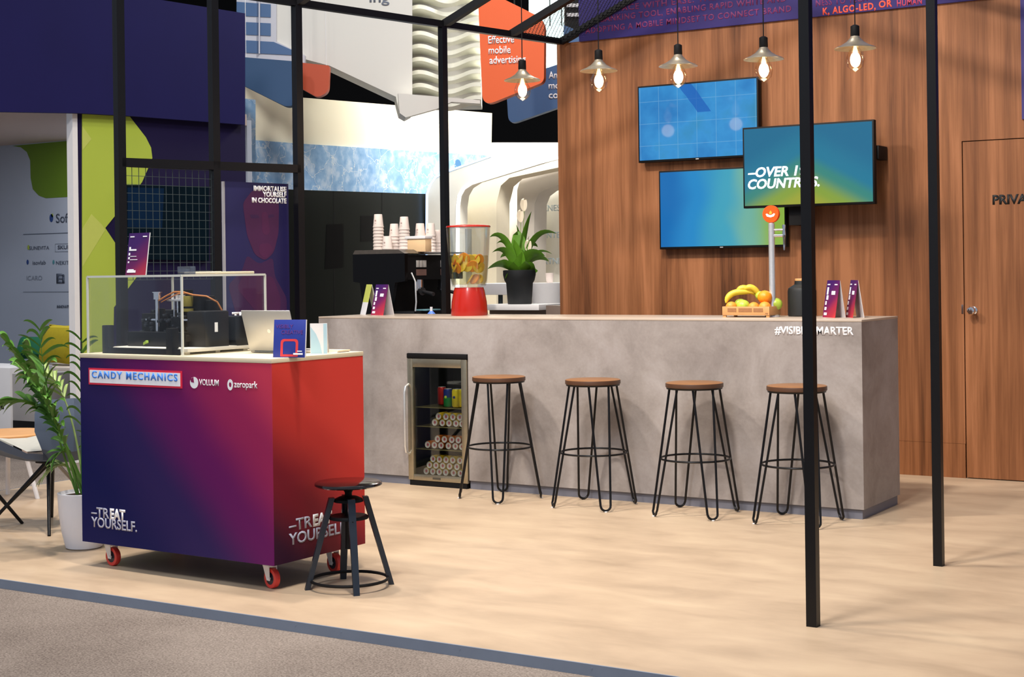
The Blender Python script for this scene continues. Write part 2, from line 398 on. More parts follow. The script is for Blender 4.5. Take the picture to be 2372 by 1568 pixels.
a = at_y(2299, 473, WY); text('lettering', 'PRIVATE', (a.x, WY+.002, a.z), (1, 0, 0), (0, 0, 1), mat('black_print', S(20, 18, 18), .6, noise=.1), dr, height=.058, bold=.04)
# purple fascia above the wood
pf = tag(MB().box((-5.53, WY-.02, WTOP-.004), (WXR, WY+.08, 4.3), .002).build('fascia_banner', PURPLE), 'purple banner fascia printed with red capitals above the wooden wall', 'banner')
def wall_text(body, u0, u1, v, h, M, bold=.02):
    p = at_y(u0, v, WY-.02); q = at_y(u1, v, WY-.02); text('lettering', body, (p.x, WY-.02, p.z), (1, 0, 0), (0, 0, 1), M, pf, width=q.x-p.x, height=h, bold=bold, space=1.12)
DIMT = mat('plum_print_dim', S(122, 40, 96), .6, noise=.05)
wall_text('ACE WITH EASE. THE RIGHT WAY', 1440, 1800, 25, .043, DIMT)
wall_text('BANKING TOOL, ENABLING RAPID WHITE AND', 1392, 1822, 51, .043, DIMT)
wall_text('ADOPTING A MOBILE MINDSET TO CONNECT BRAND', 1356, 1834, 78, .043, DIMT)
wall_text('NESS TO TECH', 1890, 2010, 15, .043, DIMT)
wall_text('K, ALGO-LED,', 1906, 2029, 34, .045, ORTXT, .03)
wall_text('OR', 2036, 2067, 18, .045, ORTXT, .03); wall_text('HUMAN', 2078, 2136, 15, .043, REDTXT)
pe = at_y(2366, 100, WY); struct(MB().box((pe.x, WY-.015, 2.32), (WXR, WY, WTOP-.005)).build('trim_2', PURPLE))
# hall behind
DARK = mat('hall_dark', S(10, 10, 13), .9, noise=.3, nscale=.4)
struct(MB().box((-40, 24, 0), (14, 24.2, 12)).build('wall_far', DARK))
struct(MB().box((-30.2, 3, 0), (-30, 24, 12)).build('wall_left', DARK))

struct(MB().box((-30, 10.6, 9), (14, 24, 9.2)).build('ceiling', DARK))

# ================================================================== BAR
BX0, BX1, BY0, BY1, BH = -6.556, -2.74, 8.044, 8.684, 1.1
bar = thing('bar_counter', 'long concrete-grey bar counter with a fridge built into its front', 'counter', ((BX0+BX1)/2, (BY0+BY1)/2, 0))
o = bar.location
def loc(b): return b.move(Matrix.Translation(-o))
FX0, FX1, FZ1 = -5.812, -5.340, .862
b = MB().box((BX0, BY0, .055), (FX0-.002, BY1, BH-.012)).box((FX1+.002, BY0, .055), (BX1, BY1, BH-.012)).box((FX0-.002, BY0, FZ1+.002), (FX1+.002, BY1, BH-.012)).box((FX0-.002, BY1-.03, .055), (FX1+.002, BY1, FZ1+.002))
loc(b).build('body', CONC, bar)
loc(MB().box((BX0, BY0-.002, BH-.012), (BX1+.002, BY1, BH), .002)).build('worktop', mat('beige_laminate', S(188, 172, 156), .3, noise=.06, nscale=5), bar)
PL = mat('grey_plinth', S(112, 114, 126), .5, noise=.06)
loc(MB().box((BX0+.01, BY0+.012, 0), (FX0-.002, BY1-.01, .055)).box((FX1+.002, BY0+.012, 0), (BX1-.012, BY1-.01, .055))).build('plinth', PL, bar)
p = at_y(1795, 774, BY0); t_ = text('lettering', '#VISIBLYSMARTER', Vector((p.x, BY0, p.z))-o, (1, 0, 0), (0, 0, 1), WPRINT, bar, width=.462, height=.044, bold=.03)

# fridge
fr = thing('drinks_fridge', 'slim steel drinks fridge with glass door set into the bar front', 'fridge', ((FX0+FX1)/2, BY0+.25, 0))
o = fr.location
STEELW = mat('champagne_steel', (.42, .37, .27, 1), .33, .9, noise=.12, nscale=40)
FD0 = BY0-.012      # door front
INT = mat('fridge_liner', S(24, 28, 27), .5, noise=.15)
b = MB(); y0, y1 = BY0+.02, BY0+.52
b.box((FX0, y0, .02), (FX0+.02, y1, FZ1)).box((FX1-.02, y0, .02), (FX1, y1, FZ1)).box((FX0, y1-.02, .02), (FX1, y1, FZ1)).box((FX0, y0, .02), (FX1, y1, .06)).box((FX0, y0, FZ1-.025), (FX1, y1, FZ1))
b.box((FX0+.02, y0+.02, 0), (FX1-.02, y1-.02, .02))
loc(b).build('cabinet', INT, fr)
loc(MB().box((FX0, FD0, FZ1-.03), (FX1, y0, FZ1), .002)).build('top_grille', MATTE, fr)
DZ1 = FZ1-.033; fw = .045
b = MB(); b.box((FX0+.003, FD0, .035), (FX0+fw, y0-.002, DZ1), .003).box((FX1-fw, FD0, .035), (FX1-.003, y0-.002, DZ1), .003).box((FX0+fw, FD0+.0005, DZ1-fw-.01), (FX1-fw, y0-.002, DZ1), .002).box((FX0+fw, FD0+.0005, .035), (FX1-fw, y0-.002, .072), .002)
door = loc(b).build('door', STEELW, fr)
loc(MB().box((FX0+fw-.002, FD0+.012, .070), (FX1-fw+.002, FD0+.018, DZ1-fw-.008))).build('pane', glass('fridge_glass', (.80, .82, .80, 1), .06), door)
loc(MB().box((-5.615, FD0-.002, .047), (-5.555, FD0, .060))).build('badge', mat('dark_badge', S(70, 66, 58), .4, noise=.1), door)
hx = FX0+.012
loc(MB().tube([(hx, FD0, .66), (hx, FD0-.035, .645), (hx, FD0-.045, .61), (hx, FD0-.045, .26), (hx, FD0-.035, .22), (hx, FD0, .205)], .0085, 10)).build('handle', STEEL, door)
loc(MB().box((FX0+.012, FD0+.004, .0), (FX1-.012, y0, .033))).build('kick_grille', MATTE, fr)
SHZ = [at_y(1030, v, BY0+.09).z for v in (944, 988.5, 1041)]
for z in SHZ:
    b = MB(); b.bar((FX0+.02, y0+.03, z), (FX1-.02, y0+.03, z), .006)
    for k in range(16): b.bar((FX0+.03+k*.0275, y0+.03, z), (FX0+.03+k*.0275, y1-.03, z), .0025)
    b.bar((FX0+.02, y1-.03, z), (FX1-.02, y1-.03, z), .006)
    loc(b).build('shelf', mat('olive_shelf', S(128, 120, 80), .4, .4, noise=.1), fr)
fl = bpy.data.lights.new('fridge_lamp', 'AREA'); fl.shape = 'RECTANGLE'; fl.size = .34; fl.size_y = .03; fl.energy = .6; fl.color = (1, .93, .78)
flo = bpy.data.objects.new('fridge_lamp', fl); COL.objects.link(flo); flo.location = ((FX0+FX1)/2, y0+.05, FZ1-.04); flo.rotation_euler = (math.radians(18), 0, 0)
# cans
CANW = mat('can_end_white', S(226, 220, 218), .35, .2, noise=.04); CANR = mat('can_end_red', S(178, 84, 100), .4, noise=.1)
def can_lying(label, group, body):
    r, h = .0235, .10
    t = thing('drink_can', label, 'can', (0, 0, 0), 0, group)
    MB().lathe([(0, h), (r*.8, h), (r, h-.008), (r, .006), (r*.92, 0)], (0, 0, r), 20, 'y').build('body', body, t)
    MB().lathe([(r*.92, 0), (r*.86, .003), (0, .003)], (0, 0, r), 20, 'y').build('base_end', CANW, t)
    MB().lathe([(r*.38, .0026), (0, .0018)], (0, 0, r), 14, 'y').box((-.004, .0014, r-.010), (.004, .0024, r+.010)).build('printed_mark', CANR, t)
    return t
YEL = mat('can_yellow', S(206, 176, 40), .35, .3, noise=.06); ORA = mat('can_orange', S(196, 104, 30), .35, .3, noise=.06)
def rowcans(us, z, label, group, body, y=BY0+.075):
    first = None
    for u in us:
        x = at_y(u, 1000, y).x
        if first is None: first = can_lying(label, group, body); first.location = (x, y, z)
        else: dup(first, (x, y, z), 0)
D = .0475
rowcans([1007, 1024.5, 1040, 1056, 1070], SHZ[1]+.004, 'white-ended can in lower row on the fridge shelf below the upright cans', 'cans lying in the lower row of the second shelf', YEL)
rowcans([1016, 1033, 1049, 1065], SHZ[1]+.004+.041, 'white-ended can in upper row on the fridge shelf below the upright cans', 'cans lying in the upper row of the second shelf', YEL)
rowcans([990, 1005.5, 1021, 1038, 1054, 1069], SHZ[2]+.004, 'white-ended orange can in lower row on the lowest wire shelf of fridge', 'cans lying in the lower row of the third shelf', ORA)
rowcans([1013, 1029, 1046, 1061], SHZ[2]+.004+.041, 'white-ended orange can in upper row on the lowest wire shelf of fridge', 'cans lying in the upper row of the third shelf', ORA)
rowcans([986, 1001, 1016, 1031, 1049, 1065], .062, 'white-ended can in the bottom row on the fridge floor', 'cans in the bottom row on the fridge floor', YEL)
rowcans([993.5, 1008.5, 1024, 1040, 1057], .062+.041, 'white-ended can in the middle row on the fridge floor', 'cans in the middle row on the fridge floor', YEL)
rowcans([1002, 1016.5, 1032, 1047.5, 1064], .062+.082, 'white-ended can in the top row of the pile on the fridge floor', 'cans in the top row on the fridge floor', YEL)
def can_up(u, y, label, m1, m2=None, band=None):
    x = at_y(u, 920, y).x; r, h = .030, .118
    t = thing('drink_can', label, 'can', (x, y, SHZ[0]+.004))
    MB().lathe([(r*.8, 0), (r, .008), (r, h*.52)], (0, 0, 0), 22).build('lower_body', m2 or m1, t)
    MB().lathe([(r, h*.52), (r, h-.012), (r*.84, h-.002)], (0, 0, 0), 22).build('upper_body', m1, t)
    MB().lathe([(r*.84, h-.002), (r*.84, h), (r*.78, h), (r*.76, h-.004), (0, h-.004)], (0, 0, 0), 22).build('lid', STEEL, t)
    if band: MB().lathe([(.010, -.0295), (0, -.031)], (0, 0, h*.55), 14, 'y').build('printed_mark', band, t)
can_up(1038, BY0+.12, 'upright can with blue top and green lower half in the fridge', mat('can_blue', S(30, 50, 130), .35, .3, noise=.1), mat('can_green', S(20, 140, 70), .35, .3, noise=.1), mat('lime_mark', S(190, 210, 70), .5, noise=.1))
can_up(1057.5, BY0+.12, 'upright yellow can at the front of the top fridge shelf', mat('can_lemon', S(236, 212, 30), .35, .3, noise=.06), None, mat('navy_mark', S(40, 50, 110), .5, noise=.1))
can_up(1071, BY0+.14, 'upright yellow can half hidden by the fridge door frame', MATS['can_lemon'])
can_up(1024, BY0+.24, 'upright red can standing back on the top fridge shelf', mat('can_red', S(190, 40, 40), .35, .3, noise=.1))

# ================================================================== BAR STOOLS
def stool(label):
    t = thing('bar_stool', label, 'bar stool', (0, 0, 0), 0, 'hairpin stools along the bar')
    MB().lathe([(0, .7485), (.157, .7485), (.1625, .746)], (0, 0, 0), 40).build('seat', SEATW, t)
    MB().lathe([(.1625, .746), (.164, .742), (.164, .724), (.160, .721)], (0, 0, 0), 40).build('seat_rim', mat('stained_rim', S(78, 50, 32), .45, noise=.15), t, label='dark stained seat rim')
    MB().lathe([(0, .712), (.158, .712), (.160, .721), (0, .721)], (0, 0, 0), 40).build('seat_plate', BLK, t)
    for k in range(4):
        a = PI/4+k*PI/2; rd = Vector((math.cos(a), math.sin(a), 0)); tg = Vector((-math.sin(a), math.cos(a), 0))
        pts = []; fo = rd*.255; hw = .030
        for sgn in (1, -1):
            top = rd*.128+tg*sgn*.060+Vector((0, 0, .714)); low = fo+tg*sgn*hw+Vector((0, 0, hw+.008)) - rd*.010
            seq = [top+(low-top)*q/6. for q in range(7)]
            if sgn == 1: A = seq
            else: B = seq
        arc = [fo-rd*.006+tg*hw*math.cos(q)+Vector((0, 0, hw+.008-hw*math.sin(q))) for q in (PI*i/8 for i in range(1, 8))]
        lg = MB().tube(A+arc+B[::-1], .0068, 8).build('leg', BLK, t)
        MB().box((fo.x-.007, fo.y-.007, 0), (fo.x+.007, fo.y+.007, .006), .002).build('floor_glide', WHITE, lg, label='white floor glide')
    rr = .197
    MB().tube([(rr*math.cos(q), rr*math.sin(q), .318) for q in (2*PI*i/40 for i in range(40))], .006, 8, closed=True).build('foot_ring', BLK, t)
    return t
s0 = stool('wooden-topped hairpin bar stool standing beside the drinks fridge')
s0.location = (-4.958, 7.812, 0); s0.rotation_euler[2] = math.radians(-16)
dup(s0, (-4.297, 7.806, 0), math.radians(-1), 'wooden-topped hairpin bar stool, second along from the fridge')
dup(s0, (-3.640, 7.806, 0), math.radians(1.5), 'wooden-topped hairpin bar stool, between the second stool and the black post')
dup(s0, (-3.030, 7.812, 0), math.radians(-3), 'wooden-topped hairpin bar stool partly hidden behind the front black post')

# ================================================================== PERGOLA FRAME
pg = thing('steel_frame', 'tall black steel house-shaped frame around and above the bar', 'frame', (-4.1, 7.7, 0))
o = pg.location
EZ = 3.125; PW = .042
th = math.radians(12.45); ld = Vector((math.sin(th), math.cos(th), 0)); ln = Vector((math.cos(th), -math.sin(th), 0)); lc = Vector((-5.69, 9.90, 0))
def left_pt(u, v): q = at_plane(u, v, lc, ln); return q
P1, P2, P3, P4 = [left_pt(u, v) for u, v in ((276, 200), (495, 200), (689, 200), (1028, 300))]
P5 = Vector((-2.1075, 5.5749, 0)); P6 = Vector((-2.022, 6.9768, 0))
def post(p, z1, ang=0, w=PW):
    q = Vector((p.x, p.y, 0)); c, s_ = math.cos(ang), math.sin(ang)
    b = MB().obox(q+Vector((0, 0, z1/2)), Vector((c, s_, 0))*w/2, Vector((-s_, c, 0))*w/2, Vector((0, 0, z1/2)))
    return loc(b).build('post', BLK, pg)
for p in (P1, P2, P3): post(p, EZ, -th, .050)
post(P4, EZ, -th, .046)
post(P5, EZ); post(P6, EZ)
e0 = P1-ld*1.0; e0.z = EZ; e1 = Vector((lc.x, lc.y, EZ))
loc(MB().bar(e0, e1, .045)).build('eave_beam', BLK, pg)
q0 = Vector((P5.x-.08, 4.7, EZ)); q1 = Vector((-1.85, 9.9, EZ))
loc(MB().bar(q0, q1, .045)).build('eave_beam', BLK, pg)
tz = at_plane(490, 386, lc, ln).z; a = Vector((P1.x, P1.y, tz)); c_ = Vector((P3.x, P3.y, tz+.012)); loc(MB().bar(a, c_, .05)).build('transom', BLK, pg)
SL = .424; RX = -3.95
def rafter_line(y, x0): return Vector((x0, y, EZ)), Vector((RX, y, EZ+SL*(RX-x0)))
RAFT = []
for uu in (689, 1028, 1183, 1300):
    vv = 60
    p = left_pt(uu, vv); p.z = EZ; A, B = rafter_line(p.y, p.x); RAFT.append((A, B))
    loc(MB().bar(A, B, .05, .05, (0, 1, 0))).build('rafter', BLK, pg)
    xr = -2.1+(p.y-5.57)*.06; hz = B.z
    loc(MB().bar(B, Vector((xr, p.y, EZ)), .05, .05, (0, 1, 0))).build('rafter', BLK, pg)
    if uu == 1028: HANG = (A, B, Vector((xr, p.y, EZ)))
loc(MB().bar(RAFT[0][1], RAFT[-1][1], .05)).build('ridge_beam', BLK, pg)
# expanded mesh between the last two left rafters
(A0, B0), (A1, B1) = RAFT[2], RAFT[3]; b = MB(); nx, ny = 46, 16
def rp(s_, t): return (A0+(B0-A0)*s_)*(1-t)+(A1+(B1-A1)*s_)*t
for i in range(-ny, nx):
    for sg in (1, -1):
        pts = []
        for j in range(ny+1):
            s_ = (i+(j if sg == 1 else ny-j))/nx
            if 0 <= s_ <= 1: pts.append(rp(s_, j/ny))
        if len(pts) > 1: b.bar(pts[0], pts[-1], .003, .003)
loc(b).build('roof_mesh', BLK, pg)
# wire grid below the transom
b = MB(); GZ0, GZ1 = 1.37, tz-.025; g0 = Vector((P1.x, P1.y, 0))+ld*.03; g1 = Vector((P2.x, P2.y, 0))-ld*.025
gl = (g1-g0).length
for k in range(14):
    q = g0+(g1-g0)*k/13.; b.bar(q+Vector((0, 0, GZ0)), q+Vector((0, 0, GZ1)), .0028)
for k in range(14):
    z = GZ1-k*(GZ1-GZ0)/13.; b.bar(g0+Vector((0, 0, z)), g1+Vector((0, 0, z)), .0028)
loc(b).build('wire_grid', mat('grid_wire', S(66, 78, 80), .5, .3, noise=.1), pg)

# ================================================================== PENDANT LAMPS
BRASS = mat('aged_brass', (.52, .45, .34, 1), .36, .8, noise=.25, nscale=30)
BULB = glass('amber_bulb_glass', (1, .93, .82, 1), .06)
FIL = mat('bulb_glow', (1, .8, .5, 1), .5, emit=(1, .66, .34, 1), estr=3)
HOT = mat('bulb_core', (1, .9, .7, 1), .5, emit=(1, .87, .68, 1), estr=5)
LY = HANG[0].y
def lamp(x, z, label):
    # z = rim of the shade; hangs from the rafter
    A, B, Cc = HANG; top = A.z+(x-A.x)*SL if x < B.x else B.z+(x-B.x)/(Cc.x-B.x)*(Cc.z-B.z)
    t = thing('pendant_lamp', label, 'lamp', (x, LY, z), 0, 'pendant lamps over the bar')
    MB().tube([(0, 0, .135), (0, 0, top-.02-z)], .0035, 6).build('cord', MATTE, t)
    MB().lathe([(0, .14), (.012, .14), (.026, .132), (.027, .075), (.024, .07), (0, .07)], (0, 0, 0), 20).build('socket', MATTE, t)
    MB().lathe([(.022, .078), (.030, .062), (.052, .038), (.085, .018), (.115, .006), (.124, 0), (.1235, -.003), (.113, .002), (.083, .013), (.050, .032), (.028, .055), (.018, .07)], (0, 0, 0), 36).build('lamp_shade', BRASS, t)
    bl = MB().lathe([(.014, .03), (.018, .012), (.036, -.014), (.054, -.05), (.057, -.075), (.048, -.108), (.027, -.128), (.007, -.136), (0, -.141)], (0, 0, 0), 24).build('bulb', BULB, t)
    MB().ball((0, 0, -.068), .031, .031, .046, 18, 12).build('filament_glow', HOT, bl)
    MB().lathe([(.006, .04), (.010, .005), (.016, -.02), (.014, -.03), (0, -.032)], (0, 0, 0), 10).build('stem', FIL, bl)
    pl = bpy.data.lights.new('pendant_light', 'POINT'); pl.energy = 3.2; pl.color = (1, .72, .42); pl.shadow_soft_size = .05
    po = bpy.data.objects.new('pendant_light', pl); COL.objects.link(po); po.location = (x, LY, z-.18)
names = ['pendant lamp in front of the orange hanging sign, leftmost of the row', 'pendant lamp hanging before bare wood, left of the screens', 'pendant lamp hanging over the top edge of the upper left screen', 'pendant lamp hanging just left of the front black post', 'pendant lamp hanging between the two front black posts']
for (u, v), nm in zip(((1210, 186), (1387, 164), (1571, 153), (1769, 137), (1981, 112)), names):
    q = at_y(u, v, LY); lamp(q.x, q.z, nm)

# ================================================================== SCREENS
def screen_mat(name, build):
    M, nt, p = nodes_mat(name); L = nt.links; v = coords(nt)
    col = build(nt, L, v); L.new(col, p.inputs['Emission Color']); p.inputs['Emission Strength'].default_value = .9
    p.inputs['Base Color'].default_value = (.012, .012, .014, 1); p.inputs['Roughness'].default_value = .05; p.inputs['Specular IOR Level'].default_value = .07; return M
def sep(nt, L, v): s_ = N(nt, 'ShaderNodeSeparateXYZ'); L.new(v, s_.inputs[0]); return s_
def mth(nt, L, op, a, b=None, c=None, clamp=False):
    n = N(nt, 'ShaderNodeMath', operation=op, use_clamp=clamp)
    for i, q in enumerate((a, b, c)):
        if q is None: continue
        if isinstance(q, (int, float)): n.inputs[i].default_value = q
        else: L.new(q, n.inputs[i])
    return n.outputs[0]
def mixc(nt, L, f, a, b):
    n = N(nt, 'ShaderNodeMix', data_type='RGBA')
    for i, q in ((0, f), (6, a), (7, b)):
        if isinstance(q, (int, float, tuple)): n.inputs[i].default_value = q
        else: L.new(q, n.inputs[i])
    return n.outputs[2]
def scr_map(nt, L, v):
    nz = N(nt, 'ShaderNodeTexNoise'); nz.inputs['Scale'].default_value = 3.2; nz.inputs['Detail'].default_value = 4; L.new(v, nz.inputs['Vector'])
    r = ramp(nt, [(.35, S(34, 124, 196)), (.55, S(56, 152, 218)), (.75, S(52, 140, 180))]); L.new(nz.outputs['Fac'], r.inputs[0]); c = r.outputs[0]
    s_ = sep(nt, L, v)
    gx = mth(nt, L, 'PINGPONG', s_.outputs[0], .075); gz = mth(nt, L, 'PINGPONG', s_.outputs[2], .08)
    g = mth(nt, L, 'LESS_THAN', mth(nt, L, 'MINIMUM', gx, gz), .0022)
    c = mixc(nt, L, mth(nt, L, 'MULTIPLY', g, .3), c, S(150, 205, 235))
    # dark blue band from the top middle toward the centre
    d = mth(nt, L, 'ADD', mth(nt, L, 'MULTIPLY', s_.outputs[0], .8), mth(nt, L, 'MULTIPLY', s_.outputs[2], .6))
    band = mth(nt, L, 'LESS_THAN', mth(nt, L, 'ABSOLUTE', mth(nt, L, 'ADD', mth(nt, L, 'SUBTRACT', d, .105), mth(nt, L, 'MULTIPLY', nz.outputs['Fac'], .04))), .042)
    band = mth(nt, L, 'MULTIPLY', band, mth(nt, L, 'GREATER_THAN', s_.outputs[2], .06))
    return mixc(nt, L, mth(nt, L, 'MULTIPLY', band, .8), c, S(14, 98, 190))
def scr_grad(nt, L, v):
    s_ = sep(nt, L, v); nz = N(nt, 'ShaderNodeTexNoise'); nz.inputs['Scale'].default_value = 2.5; nz.inputs['Detail'].default_value = 1; L.new(v, nz.inputs['Vector'])
    t = mth(nt, L, 'ADD', mth(nt, L, 'MULTIPLY', s_.outputs[0], .95), mth(nt, L, 'MULTIPLY_ADD', nz.outputs['Fac'], .3, .36))
    r = ramp(nt, [(.1, S(8, 112, 186)), (.3, S(28, 140, 206)), (.55, S(66, 168, 196)), (.72, S(118, 184, 166)), (.9, S(146, 184, 74))]); r.color_ramp.interpolation = 'EASE'; L.new(t, r.inputs[0]); return r.outputs[0]
def scr_over(nt, L, v):
    s_ = sep(nt, L, v)
    hill = mth(nt, L, 'MULTIPLY', mth(nt, L, 'ABSOLUTE', mth(nt, L, 'ADD', s_.outputs[0], .02)), .55)
    t = mth(nt, L, 'MULTIPLY_ADD', mth(nt, L, 'ADD', s_.outputs[2], hill), 1.9, .38)
    r = ramp(nt, [(0, S(164, 172, 62)), (.16, S(140, 168, 66)), (.42, S(60, 140, 130)), (.6, S(36, 126, 158)), (1, S(28, 112, 150))]); r.color_ramp.interpolation = 'EASE'; L.new(t, r.inputs[0])
    return mixc(nt, L, mth(nt, L, 'MULTIPLY_ADD', s_.outputs[0], .8, .3, True), r.outputs[0], S(44, 134, 176)) if False else r.outputs[0]
def tv(label, x0, x1, z0, z1, yf, M, dep=.05):
    c = Vector(((x0+x1)/2, yf+dep, (z0+z1)/2)); t = thing('wall_screen', label, 'screen', c)
    w, h = (x1-x0)/2, (z1-z0)/2
    MB().box((-w, -dep, -h), (w, 0, h), .004).build('casing', MATTE, t)
    MB().box((-w+.012, -dep-.0015, -h+.016), (w-.012, -dep+.001, h-.012)).build('display', M, t)
    MB().box((-.012, -dep-.001, -h+.003), (.012, -dep+.001, -h+.010)).build('badge', STEEL, t)
    MB().box((-.2, 0, -.15), (.2, WY-.001-c.y, .15)).build('wall_bracket', MATTE, t)
    return t
tv('wall screen showing a blue gridded map, topmost of the three', -5.013, -4.072, 2.170, 2.728, 9.84, screen_mat('map_display', scr_map))
tv('wall screen with a blue to green gradient, behind the beer tap', -4.850, -3.878, 1.536, 2.103, 9.84, screen_mat('gradient_display', scr_grad))
t3 = tv('wall screen reading OVER 195 COUNTRIES, mounted furthest forward', -4.117, -3.190, 1.803, 2.358, 9.66, screen_mat('teal_display', scr_over))
EMW = mat('display_white', S(235, 245, 250), .5, emit=S(228, 242, 250), estr=.95)
for body, u, u2, v in (('–OVER 195', 1733, 1884, 411), ('COUNTRIES.', 1733, 1899, 438)):
    q = at_y(u, v, 9.66); q2 = at_y(u2, v, 9.66); text('lettering', body, Vector((q.x, 9.658, q.z))-t3.location, (1, 0, 0), (0, 0, 1), EMW, t3, width=q2.x-q.x, height=.064, bold=.03, shear=.2)
q = at_y(2036, 354, 9.8); MB().box((q.x-.03-t3.location.x, .02, q.z-.045-t3.location.z), (q.x+.022-t3.location.x, .2, q.z+.045-t3.location.z), .003).build('side_bracket', MATTE, t3)
MB().box((-.16, .02, -.40), (-.06, .24, -.2)).build('cable_cover', MATTE, t3)

# ================================================================== CART
KX, KY, KW, KD, KZ0, KZ1, KT = -4.3725, 5.0363, 1.240, .629, .117, 1.003, .020
ct = thing('gradient_cart', 'wheeled display cart printed with a navy to magenta to red gradient', 'cart', (KX, KY, 0), -.0305)
# local frame: x to the left is negative, front face y=0
def cart_front(name):
    return gradient_mat(name, (.75/KW, 0, .5/(KZ1-KZ0)), .75-.25-.5*KZ0/(KZ1-KZ0), [(.02, S(4, 10, 76)), (.3, S(40, 26, 84)), (.55, S(98, 16, 90)), (.78, S(150, 34, 84)), (1, S(200, 58, 84))], .55, wob=.08, spec=.2)
def cart_side(name):
    return gradient_mat(name, (0, .5/KD, .95/(KZ1-KZ0)), -.95*KZ0/(KZ1-KZ0), [(.08, S(46, 10, 40)), (.42, S(116, 22, 38)), (.8, S(190, 50, 44)), (1.05, S(210, 62, 52))], .55, spec=.2)
b = MB(); b.box((-KW, .003, KZ0), (-.003, KD, KZ1-.0005), .001); b.build('body', NAVY, ct)
MB().box((-KW, 0, KZ0), (0, .0029, KZ1-.0005)).build('front_panel', cart_front('cart_front_print'), ct)
MB().box((-.0029, .003, KZ0), (0, KD, KZ1-.0005)).build('side_panel', cart_side('cart_side_print'), ct)
MB().box((-KW-.002, -.002, KZ1), (.002, KD+.002, KZ1+KT), .0015).build('worktop', PALEW, ct)
CT = KZ1+KT
def caster(x, y, ang):
    b = MB(); R_ = Matrix.Translation((x, y, 0)) @ Matrix.Rotation(ang, 4, 'Z')
    b.box((-.032, -.032, KZ0-.006), (.032, .032, KZ0), .002).cyl((0, 0, KZ0-.02), (0, 0, KZ0-.006), .02)
    for s_ in (-1, 1): b.poly([(s_*.019, -.024, KZ0-.018), (s_*.019, .022, KZ0-.018), (s_*.019, -.006, .036), (s_*.019, -.028, .036)], (s_*.003, 0, 0))
    b.box((-.021, -.024, KZ0-.022), (.021, .024, KZ0-.016)).cyl((-.026, -.018, .045), (.026, -.018, .045), .006)
    f = b.move(R_).build('caster', WHITE, ct, label='caster with white steel fork')
    b = MB().lathe([(.028, -.013), (.043, -.013), (.045, -.009), (.045, .009), (.043, .013), (.028, .013)], (0, -.018, .045), 28, 'x'); b.move(R_).build('wheel', mat('red_rubber', S(220, 60, 52), .4, noise=.05), f, label='red tyre')
    b = MB().lathe([(0, -.012), (.030, -.012), (.030, .012), (0, .012)], (0, -.018, .045), 20, 'x'); b.move(R_).build('hub', mat('dark_hub', S(24, 22, 40), .4, noise=.1), f)
caster(-.095, .075, math.radians(78)); caster(-KW+.115, .075, math.radians(84)); caster(-.085, KD-.14, math.radians(76)); caster(-KW+.13, KD-.115, math.radians(20))
# lettering on the cart (local plane y=0 and x=0)
def cart_uv(u, v):
    q = at_plane(u, v, Vector((KX, KY, 0)), Vector((math.sin(-.0305), -math.cos(-.0305), 0)))
    return Matrix.Rotation(.0305, 4, 'Z') @ (q-Vector((KX, KY, 0)))
def cart_side_uv(u, v):
    q = at_plane(u, v, Vector((KX, KY, 0)), Vector((math.cos(-.0305), math.sin(-.0305), 0)))
    return Matrix.Rotation(.0305, 4, 'Z') @ (q-Vector((KX, KY, 0)))
SILV = mat('silver_print', S(176, 178, 196), .5, noise=.04)
XR, ZU = (1, 0, 0), (0, 0, 1)
a = cart_uv(207, 890); c_ = cart_uv(422, 855); a1 = cart_uv(207, 852)
zb = a.z; zt = a1.z; xb0, xb1 = a.x, c_.x
sg = MB().box((xb0, -.004, zb), (xb1, 0, zt)).build('logo_sign', mat('signal_red_print', S(230, 40, 70), .5, noise=.03), ct)
MB().box((xb0+.009, -.0055, zb+.009), (xb1-.009, -.004, zt-.009)).build('sign_face', WPRINT, sg)
text('lettering', 'CANDY MECHANICS', (xb0+.026, -.0056, zb+.033), XR, ZU, mat('sky_blue_print', S(80, 150, 250), .5, noise=.03), sg, width=xb1-xb0-.05, height=(zt-zb)*.42, bold=.028, space=1.25)
a = cart_uv(440, 886); b_ = cart_uv(460, 886)
cx_ = (a.x+b_.x)/2; r_ = (b_.x-a.x)/2*.95
MB().lathe([(r_, 0), (r_, -.001), (0, -.001)], (cx_, -.0003, a.z), 28, 'y').build('round_logo', WPRINT, ct)
MB().poly([(cx_, -.0013, a.z), (cx_-r_*.15, -.0013, a.z+r_*1.0), (cx_-r_*.9, -.0013, a.z+r_*.6), (cx_-r_*.7, -.0013, a.z+r_*.1)], (0, -.0006, 0)).build('logo_notch', MATS['cart_front_print'], ct)
a = cart_uv(462, 892); b_ = cart_uv(507, 892); text('lettering', 'VOLUUM', (a.x, 0, a.z), XR, ZU, WPRINT, ct, width=b_.x-a.x, height=.028, bold=.006)
a = cart_uv(527, 891); b_ = cart_uv(540, 891); cx_ = (a.x+b_.x)/2; r_ = (b_.x-a.x)/2
MB().lathe([(r_, 0), (r_, -.001), (r_*.45, -.001), (r_*.45, 0)], (cx_, -.0003, a.z), 28, 'y', 1, 1.45).build('ring_logo', WPRINT, ct)
a = cart_uv(542, 897); b_ = cart_uv(597, 897); text('lettering', 'zeropark', (a.x, 0, a.z), XR, ZU, WPRINT, ct, width=b_.x-a.x, height=.030, bold=.012)
def treat(getp, right, u0, v0, v1, w1, w2, w3, h):
    a = getp(u0, v0); a2 = getp(u0, v1); right = Vector(right)
    text('lettering', '–TR', a, right, ZU, SILV, ct, width=w1, height=h, bold=.02)
    text('lettering', 'EAT', a+right*(w1+.006), right, ZU, WPRINT, ct, width=w2, height=h, bold=.05)
    text('lettering', 'YOURSELF.', a2, right, ZU, SILV, ct, width=w3, height=h, bold=.02)
